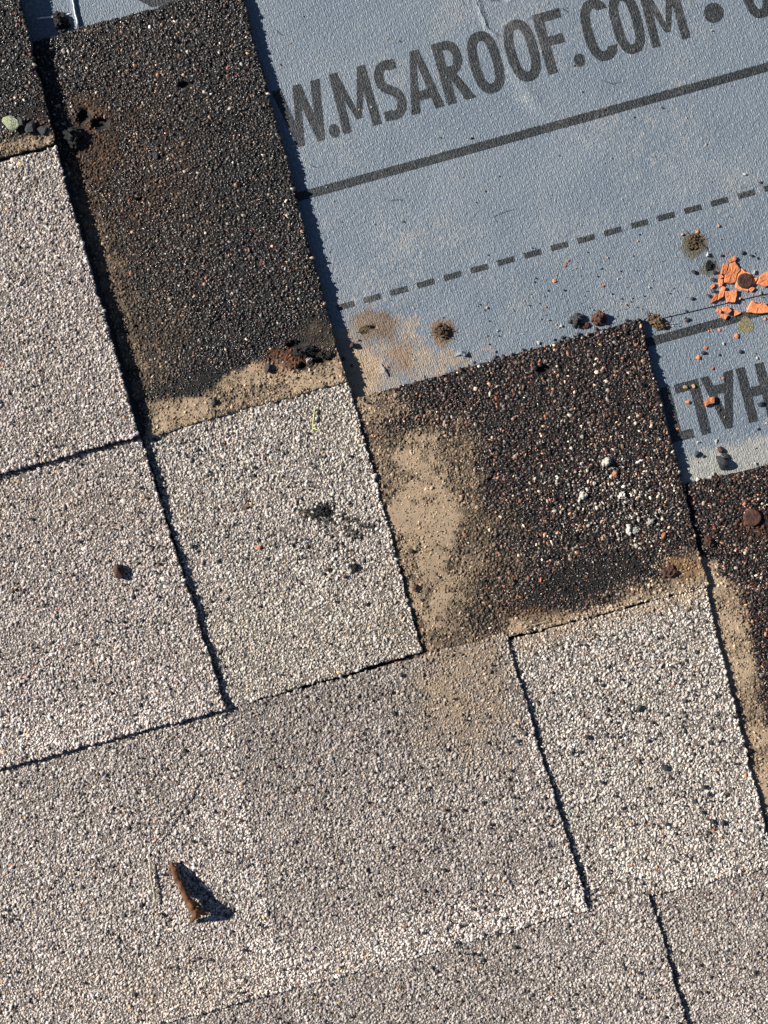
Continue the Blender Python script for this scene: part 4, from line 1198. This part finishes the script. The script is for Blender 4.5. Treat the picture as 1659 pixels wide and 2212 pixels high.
# stones along the top rim of the dirty dark panel
for i in range(34):
    x = 880 + (1380 - 880) * (i + R.random()) / 34; y = 688 + (1384 - x) * .279 - R.uniform(-3, 6)
    m, c_ = R.choice(((M_DARK, 'dark'), (M_DARK, 'dark'), (M_RUST, 'brown'), (M_TANST, 'tan'))); r = R.uniform(2.5, 6.5)
    stone_copy(m, x, y, r, sized(r) + ' ' + c_ + ' pebble on the panel rim, ' + where(x, y, c_ + 'rim' + sized(r)), 'pebble', 'pebbles along the panel rim', 'rim_pebble')

# --- twig, straws, scuffs
def strand(name, pts, rad, mat, label, cat, seg=6, jit=0, lift=0.3, extra=None):
    z0 = top_z(*pts[0][:2])
    org = Vector(W(np.array(float(pts[0][0])), np.array(float(pts[0][1])), z0))
    bm = bmesh.new(); rr = random.Random(5)
    def conv(p): return Vector(W(np.array(float(p[0])), np.array(float(p[1])), z0 + lift + p[2])) - org
    fine = []
    for i in range(len(pts) - 1):
        for k in range(6): fine.append(tuple(np.array(pts[i]) * (1 - k / 6) + np.array(pts[i + 1]) * k / 6))
    fine.append(pts[-1])
    rads = np.interp(np.linspace(0, 1, len(fine)), np.linspace(0, 1, len(rad)), rad) * PX
    tube(bm, [conv(p) + Vector((rr.uniform(-jit, jit), rr.uniform(-jit, jit), 0)) * PX * 2 for p in fine], list(rads), seg, jit * .3, rr)
    for ex, er in (extra or []):
        tube(bm, [conv(p) for p in ex], [r * PX for r in er], seg, jit * .3, rr)
    o = mesh_obj(name, bm, mat, True); o.location = org; COL.objects.link(o)
    return tag(o, label, cat)


def ct(p, z): return ((360 + p[0] / 5.53) * NAT, (2060 + p[1] / 5.53) * NAT, z)
twig = strand('dry_twig', [ct((365, 545), 1.0), ct((420, 640), 2.4), ct((455, 740), 3.5), ct((530, 890), 4.9), ct((600, 1030), 5.6), ct((670, 1160), 6.8), ct((725, 1240), 6.9)],
              [4.5, 7.5, 7.2, 7, 7.2, 8.5, 8.5], M_BARK, 'curved brown twig with a forked lower end lying on pale granules', 'twig', 9, .6, .6,
              extra=[([ct((700, 1190), 8.2), ct((720, 1270), 6.6), ct((670, 1320), 2.6), ct((635, 1365), 1.2)], [8, 7.5, 4, 1.5]),
                     ([ct((700, 1200), 8.2), ct((760, 1225), 6.0), ct((830, 1240), 1.6), ct((880, 1255), .2)], [6.5, 5, 3.2, 1.6]),
                     ([ct((640, 1080), 6.6), ct((690, 1090), 5.0), ct((740, 1110), 2.4), ct((790, 1150), .3)], [4.5, 4.5, 3.4, 2]),
                     ([ct((440, 700), 3.2), ct((462, 720), 3.8), ct((470, 800), 4.4)], [4, 3.4, 1.6])])
bm = bmesh.new()
prof = [((385, 590), 1.8, .9), ((455, 740), 3.6, .7), ((530, 890), 4.9, .6), ((600, 1030), 5.5, 1.0), ((670, 1150), 6.9, 1.0), ((735, 1235), 6.9, .4)]
org = twig.location.copy(); rows = []
rr5 = random.Random(4)
for i in range(len(prof) - 1):
    for k in range(5):
        t = k / 5; p, h, b = [(np.array(prof[i][q]) * (1 - t) + np.array(prof[i + 1][q]) * t) for q in range(3)]
        x, y, _ = ct(p, 0); zb = float(b) + rr5.uniform(-.3, .3) + (1.6 if i == 3 else 0); zt = float(h) + rr5.uniform(-.5, .4)
        z0 = top_z(x, y)
        rows.append([bm.verts.new(Vector(W(np.array(x + dx), np.array(float(y)), z0 + z)) - org) for dx, z in ((-2.4, zb), (2.2, zb), (3.4, (zb + zt) / 2), (1.6, zt), (-1.8, zt), (-3.2, (zb + zt) / 2))])
for a, b in zip(rows[:-1], rows[1:]):
    for k in range(6): bm.faces.new((a[k], a[(k + 1) % 6], b[(k + 1) % 6], b[k]))
bm.faces.new(rows[0][::-1]); bm.faces.new(rows[-1])
bmesh.ops.recalc_face_normals(bm, faces=bm.faces)
flap = mesh_obj('bark_strip', bm, M_BARK, True); COL.objects.link(flap); flap.parent = twig
strand('dry_straw', [(421, 1678, 1.5), (398, 1722, 1.9), (372, 1764, 1.6), (352, 1800, 1.2), (332, 1826, .8)], [.8, 1.1, 1.0, .9, .5], M_HAIR, 'slanted thin dark straw above the twig on the grey shingle', 'straw', 5, .1)
strand('dry_straw', [(322, 1846, 1.0), (325, 1890, 1.4), (333, 1930, 1.4), (337, 1965, .8)], [.7, 2.2, 1.5, .6], M_STRAW, 'upright pale straw just left of the twig', 'straw', 5, .1)
strand('grass_blade', [(680, 880, .6), (677, 905, 1.0), (675, 932, .5)], [.7, 1.5, .8], M_GREENST, 'short pale green stem on the middle pale tab', 'stem', 5, .1, extra=[([(676, 925, .7), (690, 930, .6), (704, 936, .4)], [1.0, .8, .4])])
strand('dry_straw', [(1152, 1350, .6), (1175, 1343, .8), (1186, 1338, .5)], [.5, .8, .5], M_STRAW, 'tiny straw on the tarry bottom of the dirty dark panel', 'straw', 5, .1)
strand('scuffed_strip', [(80, 41, 0), (118, 36, .15), (155, 29, 0)], [1.6, 3.0, 1.4], M_SCUFF, 'white scuffed strip on the sheet at the top left', 'scuff', 6, .3, -.05)
strand('torn_fold', [(156, -10, 0), (160, 18, .1), (168, 52, 0)], [2.0, 1.5, 2.4], M_SCUFF, 'white torn fold on the sheet at the top left', 'tear', 6, .3, .1)
strand('torn_fold', [(1026, -6, 0), (1029, 9, .1), (1036, 17, .1), (1038, 29, .1), (1046, 38, 0), (1047, 50, 0), (1055, 62, 0)], [.8, 1.2, .7, 1.4, .8, 1.3, .5], M_FOLD, 'white torn crease on the sheet above the letter O', 'tear', 6, .5, .1)
strand('film_fold', [(822, 786, .1), (830, 798, .5), (839, 812, .1)], [1, 4.0, 1.5], M_FOLD, 'small pale fold of film in the tan dirt', 'tear', 6, .4, .1)
strand('film_fold', [(984, 770, .0), (996, 762, .8), (1006, 768, .9), (1012, 760, .1)], [1.5, 5.0, 3.5, 1.0], M_FOLD, 'small raised grey fold of film above the dark panel edge', 'tear', 6, .4, .1)

for pts, lb in (([(596, 64), (604, 74), (616, 76)], 'dark bent fibre on the sheet near the top'), ([(668, 355), (677, 360), (684, 359)], 'short dark fibre between the letter W and the solid line'),
                ([(835, 434), (856, 430), (872, 432)], 'dark fibre on the sheet below the solid line'), ([(1196, 24), (1216, 18), (1228, 27)], 'dark fibre beside the letter F'),
                ([(1298, 172), (1320, 180), (1338, 176)], 'brown fibre under the letter C'), ([(1060, 470), (1090, 455), (1112, 452)], 'faint dark fibre above the dashed line')):
    strand('dark_fibre', [(x, y, .25 + .3 * (i == 1)) for i, (x, y) in enumerate(pts)], [.3, .55, .25], M_HAIR, lb, 'fibre', 4, .1, .1)
